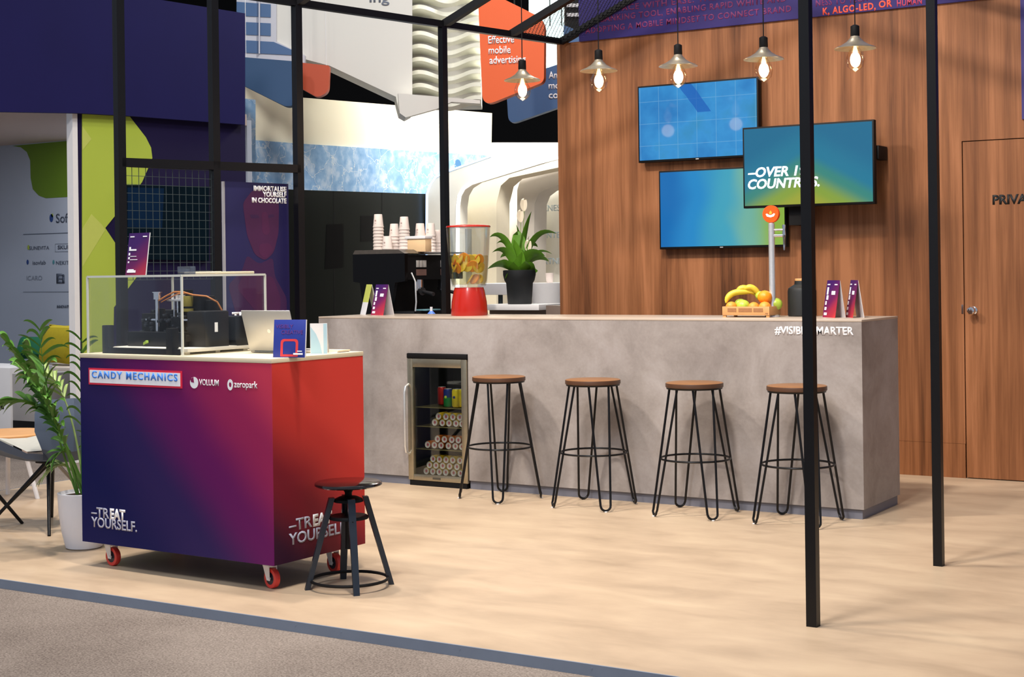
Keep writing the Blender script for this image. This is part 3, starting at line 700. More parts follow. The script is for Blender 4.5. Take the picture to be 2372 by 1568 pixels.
treat(cart_uv, XR, 212, 1196, 1219, .125, .105, .315, .047)
treat(cart_side_uv, (0, 1, 0), 669, 1231, 1263, .155, .13, .40, .050)

# ---- acrylic machine case on the cart
CM = ct.matrix_basis if False else (Matrix.Translation((KX, KY, 0)) @ Matrix.Rotation(-.0305, 4, 'Z'))
def on_cart(x, y, z=0): return CM @ Vector((x, y, CT+z))
CXL, CXR, CYF, CYB, CH = -KW+.025, -.575, .03, .585, .365
base = on_cart((CXL+CXR)/2, (CYF+CYB)/2)
cs = thing('display_case', 'clear acrylic display case standing on the cart around a machine', 'case', base, -.0305)
w, d_ = (CXR-CXL)/2, (CYB-CYF)/2; tk = .006
for nm, A, B in (('front_pane', (-w, -d_, 0), (w, -d_+tk, CH)), ('back_pane', (-w, d_-tk, 0), (w, d_, CH)), ('left_pane', (-w, -d_+tk, 0), (-w+tk, d_-tk, CH)), ('right_pane', (w-tk, -d_+tk, 0), (w, d_-tk, CH)), ('top_pane', (-w, -d_, CH), (w, d_, CH+tk))):
    MB().box(A, B).build(nm, CLEAR, cs)
b = MB(); e = .0045
for sx in (-1, 1):
    for sy in (-1, 1): b.box((sx*w-e, sy*d_-e, 0), (sx*w+e, sy*d_+e, CH+.004))
for sy in (-1, 1): b.box((-w, sy*d_-e, CH-.001), (w, sy*d_+e, CH+tk+.003))
for sx in (-1, 1): b.box((sx*w-e, -d_, CH-.001), (sx*w+e, d_, CH+tk+.003))
b.build('edge_strip', EDGE, cs)
TOPZ = CH+tk+.003
b = MB().box((-w*.45, d_-.09, TOPZ), (w*.25, d_-.05, TOPZ+.014), .003); b.build('edge_bracket', PALEW, cs)
b = MB().box((w-.05, -.05, TOPZ), (w-.012, d_-.06, TOPZ+.012), .003); b.build('edge_bracket', PALEW, cs)
# machine inside
mc = thing('chocolate_printer', 'black and steel desktop machine inside the acrylic case', 'machine', on_cart((CXL+CXR)/2, (CYF+CYB)/2), -.0305)
ORW = mat('copper_wire', S(170, 104, 50), .5, noise=.15)
b = MB().box((-w+.085, -d_+.052, .012), (w-.02, d_-.05, .030), .002)
for y in (-d_+.08, 0, d_-.09): b.box((-w+.12, y-.015, 0), (w-.05, y+.015, .012))
b.build('base_board', mat('white_melamine', S(232, 226, 212), .4, noise=.03), mc)
b = MB().box((-w+.075, -d_+.022, 0), (w-.045, -d_+.030, .028))
b.box((-w+.075, -d_+.020, 0), (-w+.115, -d_+.06, .135), .003).box((w-.13, -d_+.020, 0), (w-.085, -d_+.06, .125), .003); b.build('front_bracket', MATTE, mc)
b = MB().box((-w+.11, .02, .03), (w-.10, .05, .12), .003).box((-w+.10, .03, .10), (-w+.25, .14, .20), .004).box((-.02, .02, .12), (.03, .08, .30), .004).box((.05, .0, .09), (.16, .1, .27), .006)
b.box((-w+.13, -.12, .055), (w-.13, -.02, .085), .003).box((-w+.09, -.02, .06), (-w+.24, .02, .185), .006).box((-w+.12, -.14, .03), (w-.14, -.09, .10), .004).box((-.015, -.03, .03), (.06, .02, .17), .004).box((-.10, -.04, .03), (-.08, .0, .21), .003).box((.02, .03, .14), (.19, .09, .25), .006); b.build('body', mat('black_anodised', S(9, 10, 13), .42, spec=.3, noise=.3, nscale=60), mc)
b = MB()
for x, y, z1_, r in ((-.075, -.06, .285, .009), (-.02, .0, .255, .005), (.005, .0, .255, .005), (.04, .0, .25, .005)): b.cyl((x, y, .06), (x, y, z1_), r, n=14)
b.cyl((-.075, -.06, .255), (-.075, -.06, .29), .018, n=18).cyl((-.075, -.06, .287), (-.075, -.06, .292), .024, n=18)
b.bar((-w+.12, -.02, .155), (w-.12, -.02, .155), .008); b.build('steel_rod', CHROME, mc)
b = MB().box((-.04, -.03, .245), (.055, .03, .255), .001)
for x in (-.03, .0, .02, .045): b.cyl((x, 0, .255), (x, 0, .275), .008, n=12)
b.build('top_plate', STEEL, mc)
b = MB().lathe([(0, .05), (.026, .05), (.028, .04), (.028, .01), (.026, 0), (0, 0)], (.09, -.02, .22), 20).lathe([(0, .02), (.03, .02), (.03, .006), (0, .0)], (.09, -.02, .19), 20); b.build('stepper_motor', mat('brass_motor', S(150, 136, 60), .4, .4, noise=.3, nscale=40), mc)
b = MB().tube([(-.06, -.06, .25), (-.03, -.05, .268), (.02, -.04, .29), (.07, -.03, .29), (.13, -.02, .275), (.2, 0, .268), (.25, .02, .24), (.27, .03, .20)], .0045, 8).tube([(-.07, -.04, .24), (-.02, -.03, .262), (.03, -.02, .282), (.08, 0, .282)], .003, 8); b.build('cable', ORW, mc)
rg = random.Random(3); b = MB()
for k in range(90):
    x = rg.uniform(-w+.1, w-.08); y = rg.uniform(-.10, .08); z = rg.uniform(.09, .20); q = rg.uniform(.003, .009)
    if x > .15: z = rg.uniform(.06, .15)
    b.box((x-q, y-q, z-q*.8), (x+q, y+q, z+q*.8), .001)
b.build('fittings', mat('gunmetal', S(70, 74, 80), .35, .7, noise=.4, nscale=50), mc)
b = MB().box((w-.155, -.10, .02), (w-.03, .06, .20), .01).box((w-.14, .09, .02), (w-.02, .22, .17), .008); b.build('control_box', mat('charcoal_case', S(24, 27, 32), .4, spec=.35, noise=.15), mc)
b = MB().box((w-.03, -.04, .10), (w-.0285, -.02, .145)); b.build('switch', WPRINT, mc)
b = MB().bar((-.12, -.12, .03), (-.05, -.15, .055), .012).bar((-.12, -.12, .03), (-.125, -.125, .005), .014); b.build('clip', mat('lime_plastic', S(150, 178, 60), .4, noise=.05), mc)
# card and block on top of the case
def card_mat(name, w, h, flip=1):
    return gradient_mat(name, (.35/w*flip, 0, -.75/h), .62, [(0, S(58, 18, 92)), (.35, S(96, 22, 84)), (.7, S(164, 40, 64)), (1, S(214, 62, 58))], .35)
def print_rows(h, w, rows): return [(x*w, y*h, ww*w, hh*h) for x, y, ww, hh in rows]
ROWS = [(.08, .9, .2, .025), (.7, .9, .2, .025), (.08, .60, .08, .07), (.08, .58, .36, .035), (.08, .47, .07, .06), (.17, .44, .3, .012), (.08, .38, .07, .05), (.17, .36, .36, .014), (.08, .29, .06, .04), (.08, .06, .42, .055), (.12, .11, .28, .03)]
CARDP = card_mat('menu_print', .145, .205)
mn = thing('menu_card', 'purple to red menu card standing on top of the acrylic case', 'card', on_cart(CXL+.235, CYF+.09, TOPZ), -.0305)
mn.rotation_euler = (math.radians(-8), 0, -.0305-.06)
MB().box((-.075, 0, 0), (.075, .003, .205)).build('card', CARDP, mn)
bars('print', print_rows(.205, .15, ROWS), (-.075, -.0004, 0), XR, ZU, WPRINT, mn)
MB().box((.0745, .0, 0), (.0765, .0045, .205)).build('card_edge', WHITE, mn)
b = MB().box((-.03, .003, 0), (.03, .02, .004)).bar((0, .02, .002), (0, .006, .1), .02, .002); b.build('strut', WHITE, mn)
cb = thing('acrylic_block', 'small clear acrylic holder on the top edge of the case', 'holder', on_cart(CXR-.055, CYF+.085, TOPZ+.0001), -.0305)
MB().box((-.04, -.02, 0), (.04, -.016, .038), .001).box((-.04, .016, 0), (.04, .02, .038), .001).box((-.04, -.016, 0), (.04, .016, .004)).box((-.04, -.016, .004), (-.037, .016, .038)).box((.037, -.016, .004), (.04, .016, .038)).build('holder', glass('frosted_acrylic', (.8, .82, .86, 1), .18), cb)

# ---- laptop and cards on the cart
lq = at_y(581, 820, KY+.36); lp = thing('laptop', 'silver laptop seen from behind its open lid on the cart', 'laptop', (lq.x+.145, KY+.36, CT), 0)
ALU = mat('laptop_aluminium', (.60, .58, .55, 1), .38, .55, noise=.03)
MB().box((-.148, 0, .002), (.148, .205, .014), .004).build('base', ALU, lp)
MB().box((-.13, .03, .014), (.13, .12, .0148)).build('keyboard', MATTE, lp)
ang = math.radians(17); R_ = Matrix.Translation((0, 0, .012)) @ Matrix.Rotation(ang, 4, 'X')
ld_ = MB().box((-.148, -.006, 0), (.148, 0, .20), .003).move(R_).build('lid', ALU, lp)
MB().box((-.138, .0, .012), (.138, .001, .19)).move(R_).build('display', MATTE, ld_)
MB().lathe([(.010, 0), (.010, -.0012), (0, -.0012)], (0, -.006, .10), 20, 'y').move(R_).build('round_logo', STEEL, ld_)
MB().cyl((-.12, .004, .011), (.12, .004, .011), .006, n=12).build('hinge', mat('blue_grey_plastic', S(84, 100, 116), .4, noise=.05), lp)
bq = at_z(669, 828, CT)
bk = thing('info_card', 'blue card reading VISIBLY CREATIVE with a red frame, beside the laptop', 'card', (bq.x, bq.y, CT), math.radians(18)); bk.rotation_euler = (math.radians(-6), 0, math.radians(14))
MB().box((-.078, 0, 0), (.078, .004, .168), .0006).build('card', mat('royal_blue_print', S(40, 56, 150), .45, noise=.05), bk)
text('lettering', 'VISIBLY', (-.068, 0, .130), XR, ZU, mat('plum_print', S(112, 60, 140), .5, noise=.05), bk, width=.085, height=.017, bold=.0)
text('lettering', 'CREATIVE', (-.040, 0, .104), XR, ZU, MATS['plum_print'], bk, width=.105, height=.017, bold=.0)
rr = rounded([(-.042, .004), (.044, .004), (.044, .082), (-.042, .082)], [.004, .004, .018, .018]); ri = rounded([(-.030, .014), (.032, .014), (.032, .072), (-.030, .072)], [.002, .002, .012, .012])
b = MB(); n_ = len(rr); fo = [b.bm.verts.new((x, -.0008, z)) for x, z in rr]; fi = [b.bm.verts.new((x, -.0008, z)) for x, z in ri]
for i in range(n_): b.bm.faces.new((fo[i], fo[(i+1) % n_], fi[(i+1) % n_], fi[i]))
b.build('red_frame', mat('coral_print', S(226, 62, 66), .5, noise=.03), bk)
bars('print', [(.022, .012, .046, .008), (.040, .026, .024, .004)], (0, -.0012, 0), XR, ZU, WPRINT, bk)
b = MB().box((.078, .0, 0), (.0805, .006, .168)).bar((.0, .005, .10), (.0, .05, .006), .10, .002); b.build('card_stand', WHITE, bk)
bq2 = at_y(731, 817, KY+.37); b2 = thing('info_card', 'pale blue and white folded card behind the blue card', 'card', (bq2.x, bq2.y+.04, CT), math.radians(30))
PB = mat('pale_blue_print', S(176, 208, 220), .5, noise=.05)
MB().poly([(-.05, 0, 0), (.03, 0, 0), (.03, 0, .14), (-.05, 0, .14)], (0, .003, 0)).build('card', WHITE, b2)
MB().poly([(-.048, -.0012, 0), (.005, -.0012, 0), (-.004, -.0012, .045), (-.022, -.0012, .09), (-.048, -.0012, .125)], (0, .001, 0)).build('print', PB, b2)
MB().poly([(.012, -.0012, .0), (.028, -.0012, 0), (.028, -.0012, .138), (.012, -.0012, .138)], (0, .001, 0)).build('print', PB, b2)
b = MB().bar((0, .003, .12), (0, .05, .003), .06, .002); b.build('card_stand', WHITE, b2)
tq = at_z(748, 818, CT); tr_ = thing('paper_stack', 'thin stack of pale paper at the back corner of the cart', 'paper', (tq.x-.02, KY+KD-.10, CT), .05)
MB().box((-.07, -.05, 0), (.07, .05, .006)).build('lower_sheets', WHITE, tr_); MB().box((-.065, -.045, .006), (.075, .05, .011)).build('upper_sheets', PALEW, tr_)

# ================================================================== DARK STOOL
dc = Vector((-4.158, 5.293, 0)); ds = thing('swivel_stool', 'low black round-topped swivel stool at the corner of the cart', 'stool', dc, math.radians(2))
DKS = mat('blue_black_steel', S(42, 50, 62), .35, .35, noise=.12, nscale=30)
MB().lathe([(0, .468), (.142, .468), (.149, .464), (.150, .455), (.142, .449), (0, .447)], (0, 0, 0), 44).build('seat', mat('seat_lacquer', S(24, 18, 18), .16, noise=.1, coat=.6), ds)
MB().lathe([(0, .447), (.045, .447), (.022, .43), (.016, .42), (.016, .17), (0, .17)], (0, 0, 0), 20).build('screw_post', MATTE, ds)
MB().lathe([(.018, .405), (.04, .402), (.062, .392), (.066, .380), (.018, .376)], (0, 0, 0), 28).build('upper_collar', MATTE, ds)
MB().lathe([(.018, .318), (.083, .318), (.087, .312), (.087, .304), (.018, .304)], (0, 0, 0), 32).build('lower_disc', MATTE, ds)
for k in range(4):
    a = PI/4+k*PI/2; rd = Vector((math.cos(a), math.sin(a), 0)); tg = Vector((-rd.y, rd.x, 0))
    p0 = rd*.075+Vector((0, 0, .40)); p1 = rd*.188; dd = (p1-p0).normalized(); nn = dd.cross(tg)
    b = MB(); P = []
    for q, hw, ht in ((p0, .0165, .012), (p1, .0135, .011)):
        P.append([q+tg*sx*hw+rd*sy*ht for sx, sy in ((-1, -1), (1, -1), (1, 1), (-1, 1))])
    A = [b.bm.verts.new(x) for x in P[0]]; B_ = [b.bm.verts.new((x.x, x.y, 0)) for x in P[1]]
    b.bm.faces.new(A); b.bm.faces.new(B_[::-1])
    for i in range(4): b.bm.faces.new((A[i], B_[i], B_[(i+1) % 4], A[(i+1) % 4]))
    lg = b.build('leg', DKS, ds)
    s_ = p0.lerp(p1, .24); b = MB().cyl(s_, s_+rd*.012, .004, n=10); b.build('bolt', MATTE, lg)
rr = .170
MB().tube([(rr*math.cos(q), rr*math.sin(q), .036) for q in (2*PI*i/44 for i in range(44))], .007, 8, closed=True).build('foot_ring', MATTE, ds)

# ================================================================== THINGS ON THE BAR
# juice dispenser
dq = at_y(1087, 700, 8.42); jd = thing('juice_dispenser', 'red based juice dispenser with a clear tank of fruit water on the bar', 'dispenser', (dq.x, 8.42, BH))
sc_ = 10.15/3490.1
MB().lathe([(0, 0), (.122, 0), (.124, .01), (.118, .09), (.104, .165), (.096, .188), (0, .188)], (0, 0, 0), 40).build('base', RED, jd)
MB().lathe([(.085, .19), (.112, .196), (.122, .225), (.128, .29), (.140, .45), (.148, .592), (.144, .592), (.136, .45), (.124, .29), (.118, .232), (.108, .203), (0, .200)], (0, 0, 0), 40).build('tank', glass('tank_plastic', (.96, .97, .97, 1), .09), jd)
MB().lathe([(0, .609), (.10, .607), (.146, .600), (.150, .594), (.149, .589), (0, .591)], (0, 0, 0), 40).build('lid', RED, jd)
MB().lathe([(0, .206), (.106, .207), (.117, .235), (.123, .29), (.1295, .40), (0, .401)], (0, 0, 0), 36).build('water', glass('fruit_water', (.93, .91, .74, 1), .03), jd)
MB().lathe([(.020, .21), (.022, .58)], (0, 0, 0), 16).build('centre_tube', glass('tube_plastic', (.88, .90, .92, 1), .15), jd)
MB().cyl((0, .116, .10), (0, .135, .10), .014, n=14).box((-.008, .132, .07), (.008, .150, .115), .003).build('spigot', RED, jd)
ORF = mat('orange_flesh', S(244, 160, 36), .4, noise=.15, nscale=60); ORP = mat('orange_peel', S(244, 128, 8), .5, noise=.1, nscale=80, bump=.2); LEMF = mat('lemon_flesh', S(236, 206, 72), .4, noise=.12, nscale=60); LEMP = mat('lemon_peel', S(226, 186, 24), .5, noise=.1, nscale=80)
rg = random.Random(5)
def slice_(loc_, ex, ey, ez, lem, label, group):
    t = thing('lemon_slice' if lem else 'orange_slice', label, 'fruit slice', loc_, 0, group); t.rotation_euler = (ex, ey, ez); r = .034 if lem else .037
    MB().lathe([(r, -.004), (r*1.06, 0), (r, .004)], (0, 0, 0), 20).build('peel', LEMP if lem else ORP, t)
    MB().lathe([(0, -.004), (r, -.004), (r, .004), (0, .004)], (0, 0, 0), 20).build('flesh', LEMF if lem else ORF, t)
for k in range(18):
    row = k % 2; a = -3.05+k*.178; z = BH+(.376 if row == 0 else .322)+rg.uniform(-.006, .006)
    lem = k % 3 != 1; rad = .100
    slice_((dq.x+rad*math.cos(a), 8.42+rad*math.sin(a), z), PI/2+rg.uniform(-.35, .35), 0, a+PI/2+rg.uniform(-.4, .4), lem, ('lemon' if lem else 'orange')+' slice floating near the top of the dispenser water', ('lemon' if lem else 'orange')+' slices floating in the dispenser')
for k, a in enumerate((-.9, -.45, .1)):
    slice_((dq.x+.07*math.cos(a), 8.42+.07*math.sin(a), BH+.243), 1.0, .3*k, a, k != 1, ['lemon slice resting at the bottom of the dispenser, front', 'orange slice sunk to the bottom of the dispenser tank', 'lemon slice resting at the bottom of the dispenser, towards the lily'][k], 'fruit slices at the bottom of the dispenser')
# beer tower
tq = at_y(1788, 600, 8.45); tw = thing('beer_tower', 'steel tap column with an orange round badge, standing on the bar', 'tap', (tq.x, 8.45, BH))
dz = at_y(1784, 496, 8.45).z-BH; cz = at_y(1788, 517, 8.45).z-BH
MB().lathe([(0, 0), (.045, 0), (.045, .008), (.022, .016), (.0185, .03), (.0185, cz-.004), (.015, cz), (0, cz)], (0, 0, 0), 28).build('column', STEEL, tw)
MB().cyl((0, 0, cz-.004), (0, 0, cz+.02), .012, n=16).build('badge_mount', CHROME, tw)
bd = MB().lathe([(0, .012), (.050, .012), (.052, .008), (.052, -.010), (.050, -.014), (0, -.014)], (0, 0, dz), 36, 'y').build('round_badge', mat('orange_enamel', S(246, 86, 14), .35, noise=.03), tw)
MB().poly([(-.030, -.0142, dz), (-.022, -.0142, dz+.004), (-.010, -.0142, dz-.004), (0, -.0142, dz-.006), (.010, -.0142, dz-.004), (.022, -.0142, dz+.004), (.030, -.0142, dz), (.022, -.0142, dz-.014), (0, -.0142, dz-.020), (-.022, -.0142, dz-.014)], (0, -.001, 0)).build('bowl_emblem', WPRINT, bd)
MB().poly([(-.008, -.0142, dz), (.008, -.0142, dz), (.010, -.0142, dz+.010), (.002, -.0142, dz+.022), (-.006, -.0142, dz+.012)], (0, -.001, 0)).build('flame_emblem', mat('amber_print', S(255, 170, 50), .5, noise=.03), bd)
fz = at_y(1812, 532, 8.45).z-BH; fx = at_y(1816, 540, 8.45).x-tq.x
b = MB().cyl((.012, 0, fz), (fx, 0, fz), .006, n=12).cyl((.012, 0, fz-.035), (fx, 0, fz-.035), .009, n=12)
b.lathe([(0, .03), (.009, .03), (.011, .022), (.008, .0), (.010, -.02), (.011, -.035), (.007, -.05), (.006, -.10), (.0045, -.122), (0, -.122)], (fx, 0, fz), 16); b.build('faucet', CHROME, tw)
# black bottle
bq = at_y(1858, 700, 8.58); bt = thing('flask', 'matt black flask with a cork top, half hidden behind the front post', 'bottle', (bq.x, 8.58, BH))
MB().lathe([(0, 0), (.080, 0), (.085, .006), (.085, .15), (.080, .168), (.058, .182), (.045, .19), (.043, .212), (0, .212)], (0, 0, 0), 32).build('body', mat('black_glaze', S(28, 30, 30), .5, noise=.1), bt)
MB().lathe([(0, .226), (.040, .226), (.042, .222), (.042, .2125), (0, .2125)], (0, 0, 0), 24).build('cork', WARMW, bt)
# fruit crate
cx0 = at_y(1673, 720, 8.33).x; cx1 = at_y(1782, 720, 8.33).x; cw = cx1-cx0
cr = thing('fruit_crate', 'small honey-coloured wooden crate of fruit on the bar', 'crate', ((cx0+cx1)/2, 8.33+.09, BH)); hw = cw/2; hd = .09
MB().box((-hw, -hd, .012), (hw, -hd+.008, .064), .001).build('front_board', WARMW, cr)
MB().box((-hw, hd-.008, .012), (hw, hd, .064), .001).build('back_board', WARMW, cr)
MB().box((-hw, -hd+.008, .012), (-hw+.008, hd-.008, .064), .001).build('end_board', WARMW, cr)
MB().box((hw-.008, -hd+.008, .012), (hw, hd-.008, .064), .001).build('end_board', WARMW, cr)
MB().box((-hw+.008, -hd+.008, .014), (hw-.008, hd-.008, .02)).build('bottom_board', WARMW, cr)
for sx in (-1, 1):
    for sy in (-1, 1): MB().box((sx*(hw-.012)-.010, sy*(hd-.010)-.006, 0), (sx*(hw-.012)+.010, sy*(hd-.010)+.006, .0118)).build('foot', WARMW, cr)
bars('print', [(.035, .026, .055, .022), (.105, .026, .085, .022), (.20, .026, .06, .022), (.275, .014, .016, .006)], (-hw, -hd, .006), XR, ZU, mat('burnt_print', S(158, 108, 66), .6, noise=.2, nscale=80), cr)
APG = mat('apple_green', S(178, 202, 70), .35, noise=.18, nscale=25); BAN = mat('banana_yellow', S(228, 200, 60), .45, noise=.12, nscale=14); BANT = mat('banana_tip', S(120, 120, 40), .6, noise=.2)
ORF2 = mat('orange_skin', S(255, 150, 20), .42, noise=.06, nscale=90, bump=.25); MANS = mat('mandarin_skin', S(250, 152, 56), .45, noise=.06, nscale=90, bump=.25)
def fruit(nm, cat, label, x, y, z, r, M, group=None, squash=.94):
    t = thing(nm, label, cat, (cr.location.x+x, cr.location.y+y, BH+z), random.uniform(0, 6), group)
    prof = [(0, -r*squash)]+[(r*math.sin(PI*i/12), -r*squash*math.cos(PI*i/12)) for i in range(1, 12)]+[(0, r*squash*(.86 if nm == 'apple' else .97))]
    MB().lathe(prof, (0, 0, 0), 26).build('skin', M, t)
    if nm == 'apple': MB().tube([(0, 0, r*.75), (.003, 0, r*1.05)], .0018, 6).build('stem', BANT, t)
    else: MB().lathe([(0, r*.98), (.004, r*.96), (.005, r*.93)], (0, 0, 0), 10).build('stem_scar', LEAFG, t)
def cxu(u): return at_y(u, 700, 8.37).x-cr.location.x
fruit('mandarin', 'mandarin', 'small orange mandarin at the left front of the crate', cxu(1694), -.05, .061, .034, MANS)
fruit('mandarin', 'mandarin', 'small orange mandarin in front of the pale green apple and big orange', cxu(1746), -.05, .058, .034, MANS)
fruit('orange', 'orange', 'orange at the right front, directly below the big top orange', cxu(1771), -.046, .058, .037, MANS)
fruit('apple', 'apple', 'pale green apple in the middle of the crate front', cxu(1721), -.046, .066, .040, APG)
fruit('apple', 'apple', 'green apple at the right end of the fruit crate', at_y(1797, 700, 8.475).x-cr.location.x, .055, .075, .040, APG)
fruit('apple', 'apple', 'green apple tucked behind the left mandarin under the bananas', cxu(1704), .02, .075, .036, APG)
fruit('orange', 'orange', 'big bright orange sitting on top of the other fruit', cxu(1765), -.005, .118, .043, ORF2)
fruit('lime', 'lime', 'small green lime behind the big orange, beside the bananas', cxu(1747), .045, .125, .030, APG)
def banana(label, pts, r=.019):
    P = [Vector(p) for p in pts]; o_ = P[0].copy(); t = thing('banana', label, 'banana', (cr.location.x+o_.x, cr.location.y+o_.y, BH+o_.z), 0, 'bananas on the fruit crate')
    cv = []
    for i in range(13):
        s_ = i/12.; q = (P[0]*(1-s_)**2+P[1]*2*s_*(1-s_)+P[2]*s_*s_)-o_; cv.append(q)
    rad = [.005, .012, .016, r*.95, r, r, r, r, r, r*.96, .016, .010, .0055]
    MB().tube(cv, rad, 10).build('peel', BAN, t)
    MB().tube([cv[-1], cv[-1]+(cv[-1]-cv[-2]).normalized()*.018], [.0058, .0052], 8).build('stem', BANT, t)
    MB().tube([cv[0]+(cv[0]-cv[1]).normalized()*.004, cv[0]], [.003, .0052], 8).build('tip', BANT, t)
banana('lowest banana curving down over the left end of the crate', [(cxu(1681), -.045, .085), (cxu(1682), -.02, .175), (cxu(1734), .035, .142)])
banana('banana arching highest over the middle of the crate', [(cxu(1699), .0, .140), (cxu(1710), .01, .215), (cxu(1740), .055, .120)])
banana('banana behind the arching one, nearest the big orange', [(cxu(1716), .01, .165), (cxu(1733), .02, .205), (cxu(1745), .06, .115)])
# tent cards
def tent(nm_label, x, y, rz, w, h, leafA, leafB=WHITE, rows=None, group=None, z=BH, sp=.034):
    t = thing('tent_card', nm_label, 'menu card', (x, y, z), rz, group)
    n_a = Vector((0, -h, -sp)).normalized(); n_b = Vector((0, h, -sp)).normalized()
    MB().poly([(-w/2, -sp, 0), (w/2, -sp, 0), (w/2, 0, h), (-w/2, 0, h)], (0, .002, 0)).build('front_leaf', leafA, t)
    MB().poly([(-w/2, sp, 0), (w/2, sp, 0), (w/2, 0.002, h), (-w/2, 0.002, h)], (0, -.002, 0)).build('back_leaf', leafB, t)
    up = Vector((0, sp, h)).normalized()
    if rows: bars('print', [(x_*w, y_*h, a_*w, b_*h) for x_, y_, a_, b_ in rows], (-w/2, -sp-.0006, 0), XR, up, WPRINT, t)
    return t
VROW = [(.1, .88, .2, .03), (.66, .88, .22, .03), (.12, .62, .12, .2), (.14, .48, .14, .12), (.5, .62, .28, .1), (.1, .34, .1, .1), (.1, .2, .14, .08), (.1, .06, .22, .07)]
TENTP = gradient_mat('tent_print', (2.4, 0, -3.4), .72, [(0, S(58, 18, 92)), (.35, S(96, 22, 84)), (.7, S(164, 40, 64)), (1, S(214, 62, 58))], .35)
a = at_y(1932, 735, 8.40); tent('purple and red tent card nearest the black front post', a.x, 8.40, math.radians(-44), .16, .215, TENTP, rows=VROW, group='tent cards at the right end of the bar')
a = at_y(1980, 736, 8.42); tent('purple and red tent card nearest the right end of the bar', a.x, 8.42, math.radians(-56), .16, .215, TENTP, rows=VROW, group='tent cards at the right end of the bar')
LIMEP = gradient_mat('lime_white_print', (0, 0, 30), -2.1, [(0, S(236, 236, 240)), (.45, S(236, 236, 240)), (.55, S(206, 214, 108)), (1, S(206, 214, 108))], .4)
a = at_y(856, 726, 8.52); tent('lime and white folded card at the left end of the bar', a.x, 8.52, math.radians(-36), .13, .212, LIMEP, sp=.05)
a = at_y(886, 727, 8.42); tent('purple and red tent card beside the lime one, left of the dispenser', a.x, 8.42, math.radians(-14), .135, .212, TENTP, rows=VROW, sp=.05)

# ================================================================== BEHIND THE BAR
bc = thing('back_counter', 'low work counter behind the bar carrying the coffee machine', 'counter', (-6.35, 9.35, 0))
MB().box((-.50, -.45, 0), (.45, .52, .985)).build('body', mat('dark_counter', S(46, 44, 44), .6, noise=.1), bc)
MB().box((-.51, -.46, .985), (.46, .53, 1.02), .003).build('worktop', MATS['grey_plinth'], bc)
# espresso machine: end panel faces the camera, working side faces +x
em = thing('espresso_machine', 'black espresso machine with cups stacked on top, behind the bar', 'coffee machine', (0, 0, 0))
ex0 = at_y(818, 650, 9.0).x; ex1 = at_y(938, 650, 9.0).x; ez0 = 1.02; ez1 = at_y(880, 588, 9.0).z
em.location = ((ex0+ex1)/2, 9.0, ez0); hw = (ex1-ex0)/2; eh = ez1-ez0; EL = .80
GB = mat('gloss_black', S(8, 8, 10), .3, spec=.2, noise=.1)
MB().poly([(-hw, 0, eh), (hw, 0, eh), (hw, 0, eh*.60), (hw*.62, 0, eh*.58), (hw*.35, 0, 0), (-hw*.55, 0, 0), (-hw*.74, 0, eh*.58), (-hw, 0, eh*.60)], (0, .035, 0)).build('end_panel', GB, em)
b = MB().box((-hw+.02, .035, eh*.62), (hw-.02, EL, eh-.01), .004).box((-hw*.7, .035, .0), (hw*.3, EL, eh*.62)); b.build('body', MATTE, em)
MB().poly([(-hw, 0, eh), (hw, 0, eh), (hw-.06, 0, eh+.030), (-hw+.02, 0, eh+.030)], (0, .25, 0)).build('top_cover', mat('smoked_top', S(70, 64, 58), .3, noise=.3, nscale=30), em)
MB().box((-hw+.02, .26, eh), (hw-.005, EL, eh+.012)).build('cup_tray', STEEL, em)
MB().box((hw*.25, .04, .02), (hw+.05, EL, .085), .004).build('drip_tray', MATTE, em)
MB().box((hw+.0505, .30, .030), (hw+.052, .62, .055)).build('tray_badge', mat('taupe_badge', S(120, 92, 84), .4, noise=.1), em)
for k, y in enumerate((.20, .52)):
    b = MB().cyl((hw-.02, y, eh*.62), (hw-.02, y, eh*.50), .036, n=20).cyl((hw-.02, y, eh*.50), (hw-.02, y, eh*.46), .042, n=20); gh = b.build('group_head', CHROME, em)
    MB().cyl((hw-.02, y, eh*.455), (hw+.03, y-.02, eh*.45), .03, n=16).tube([(hw+.02, y-.01, eh*.45), (hw+.15, y-.05, eh*.41)], [.012, .015], 10).build('portafilter', mat('dark_handle', S(30, 30, 32), .4, noise=.1), gh)
    b = MB()
    for j in range(3): b.box((hw-.019, y-.03+j*.045, eh*.80), (hw-.012, y+.005+j*.045, eh*.90), .001)
    b.build('button', mat('pale_buttons', S(190, 186, 180), .4, noise=.05), em)
    MB().box((hw-.019, y-.03, eh*.68), (hw-.013, y+.095, eh*.77)).build('nameplate', MATS['taupe_badge'], em)
MB().tube([(hw+.01, .07, eh*.72), (hw+.05, .06, eh*.6), (hw+.06, .055, eh*.30), (hw+.055, .05, eh*.17)], .006, 8).build('steam_wand', STEEL, em)
MB().lathe([(0, -.006), (.03, -.006), (.033, 0), (.03, .006), (0, .006)], (hw-.008, .71, eh*.80), 20, 'x').build('pressure_dial', mat('rose_dial', S(196, 120, 126), .4, noise=.1), em)
MB().box((hw+.0, .12, .087), (hw+.11, .30, .098), .004).build('folded_cloth', mat('teal_cloth', S(92, 132, 140), .9, noise=.15), em)
CUP = mat('paper_cup', S(238, 222, 212), .6, noise=.03); CUPM = mat('cup_print', S(190, 160, 150), .6, noise=.05)
cup0 = [None]
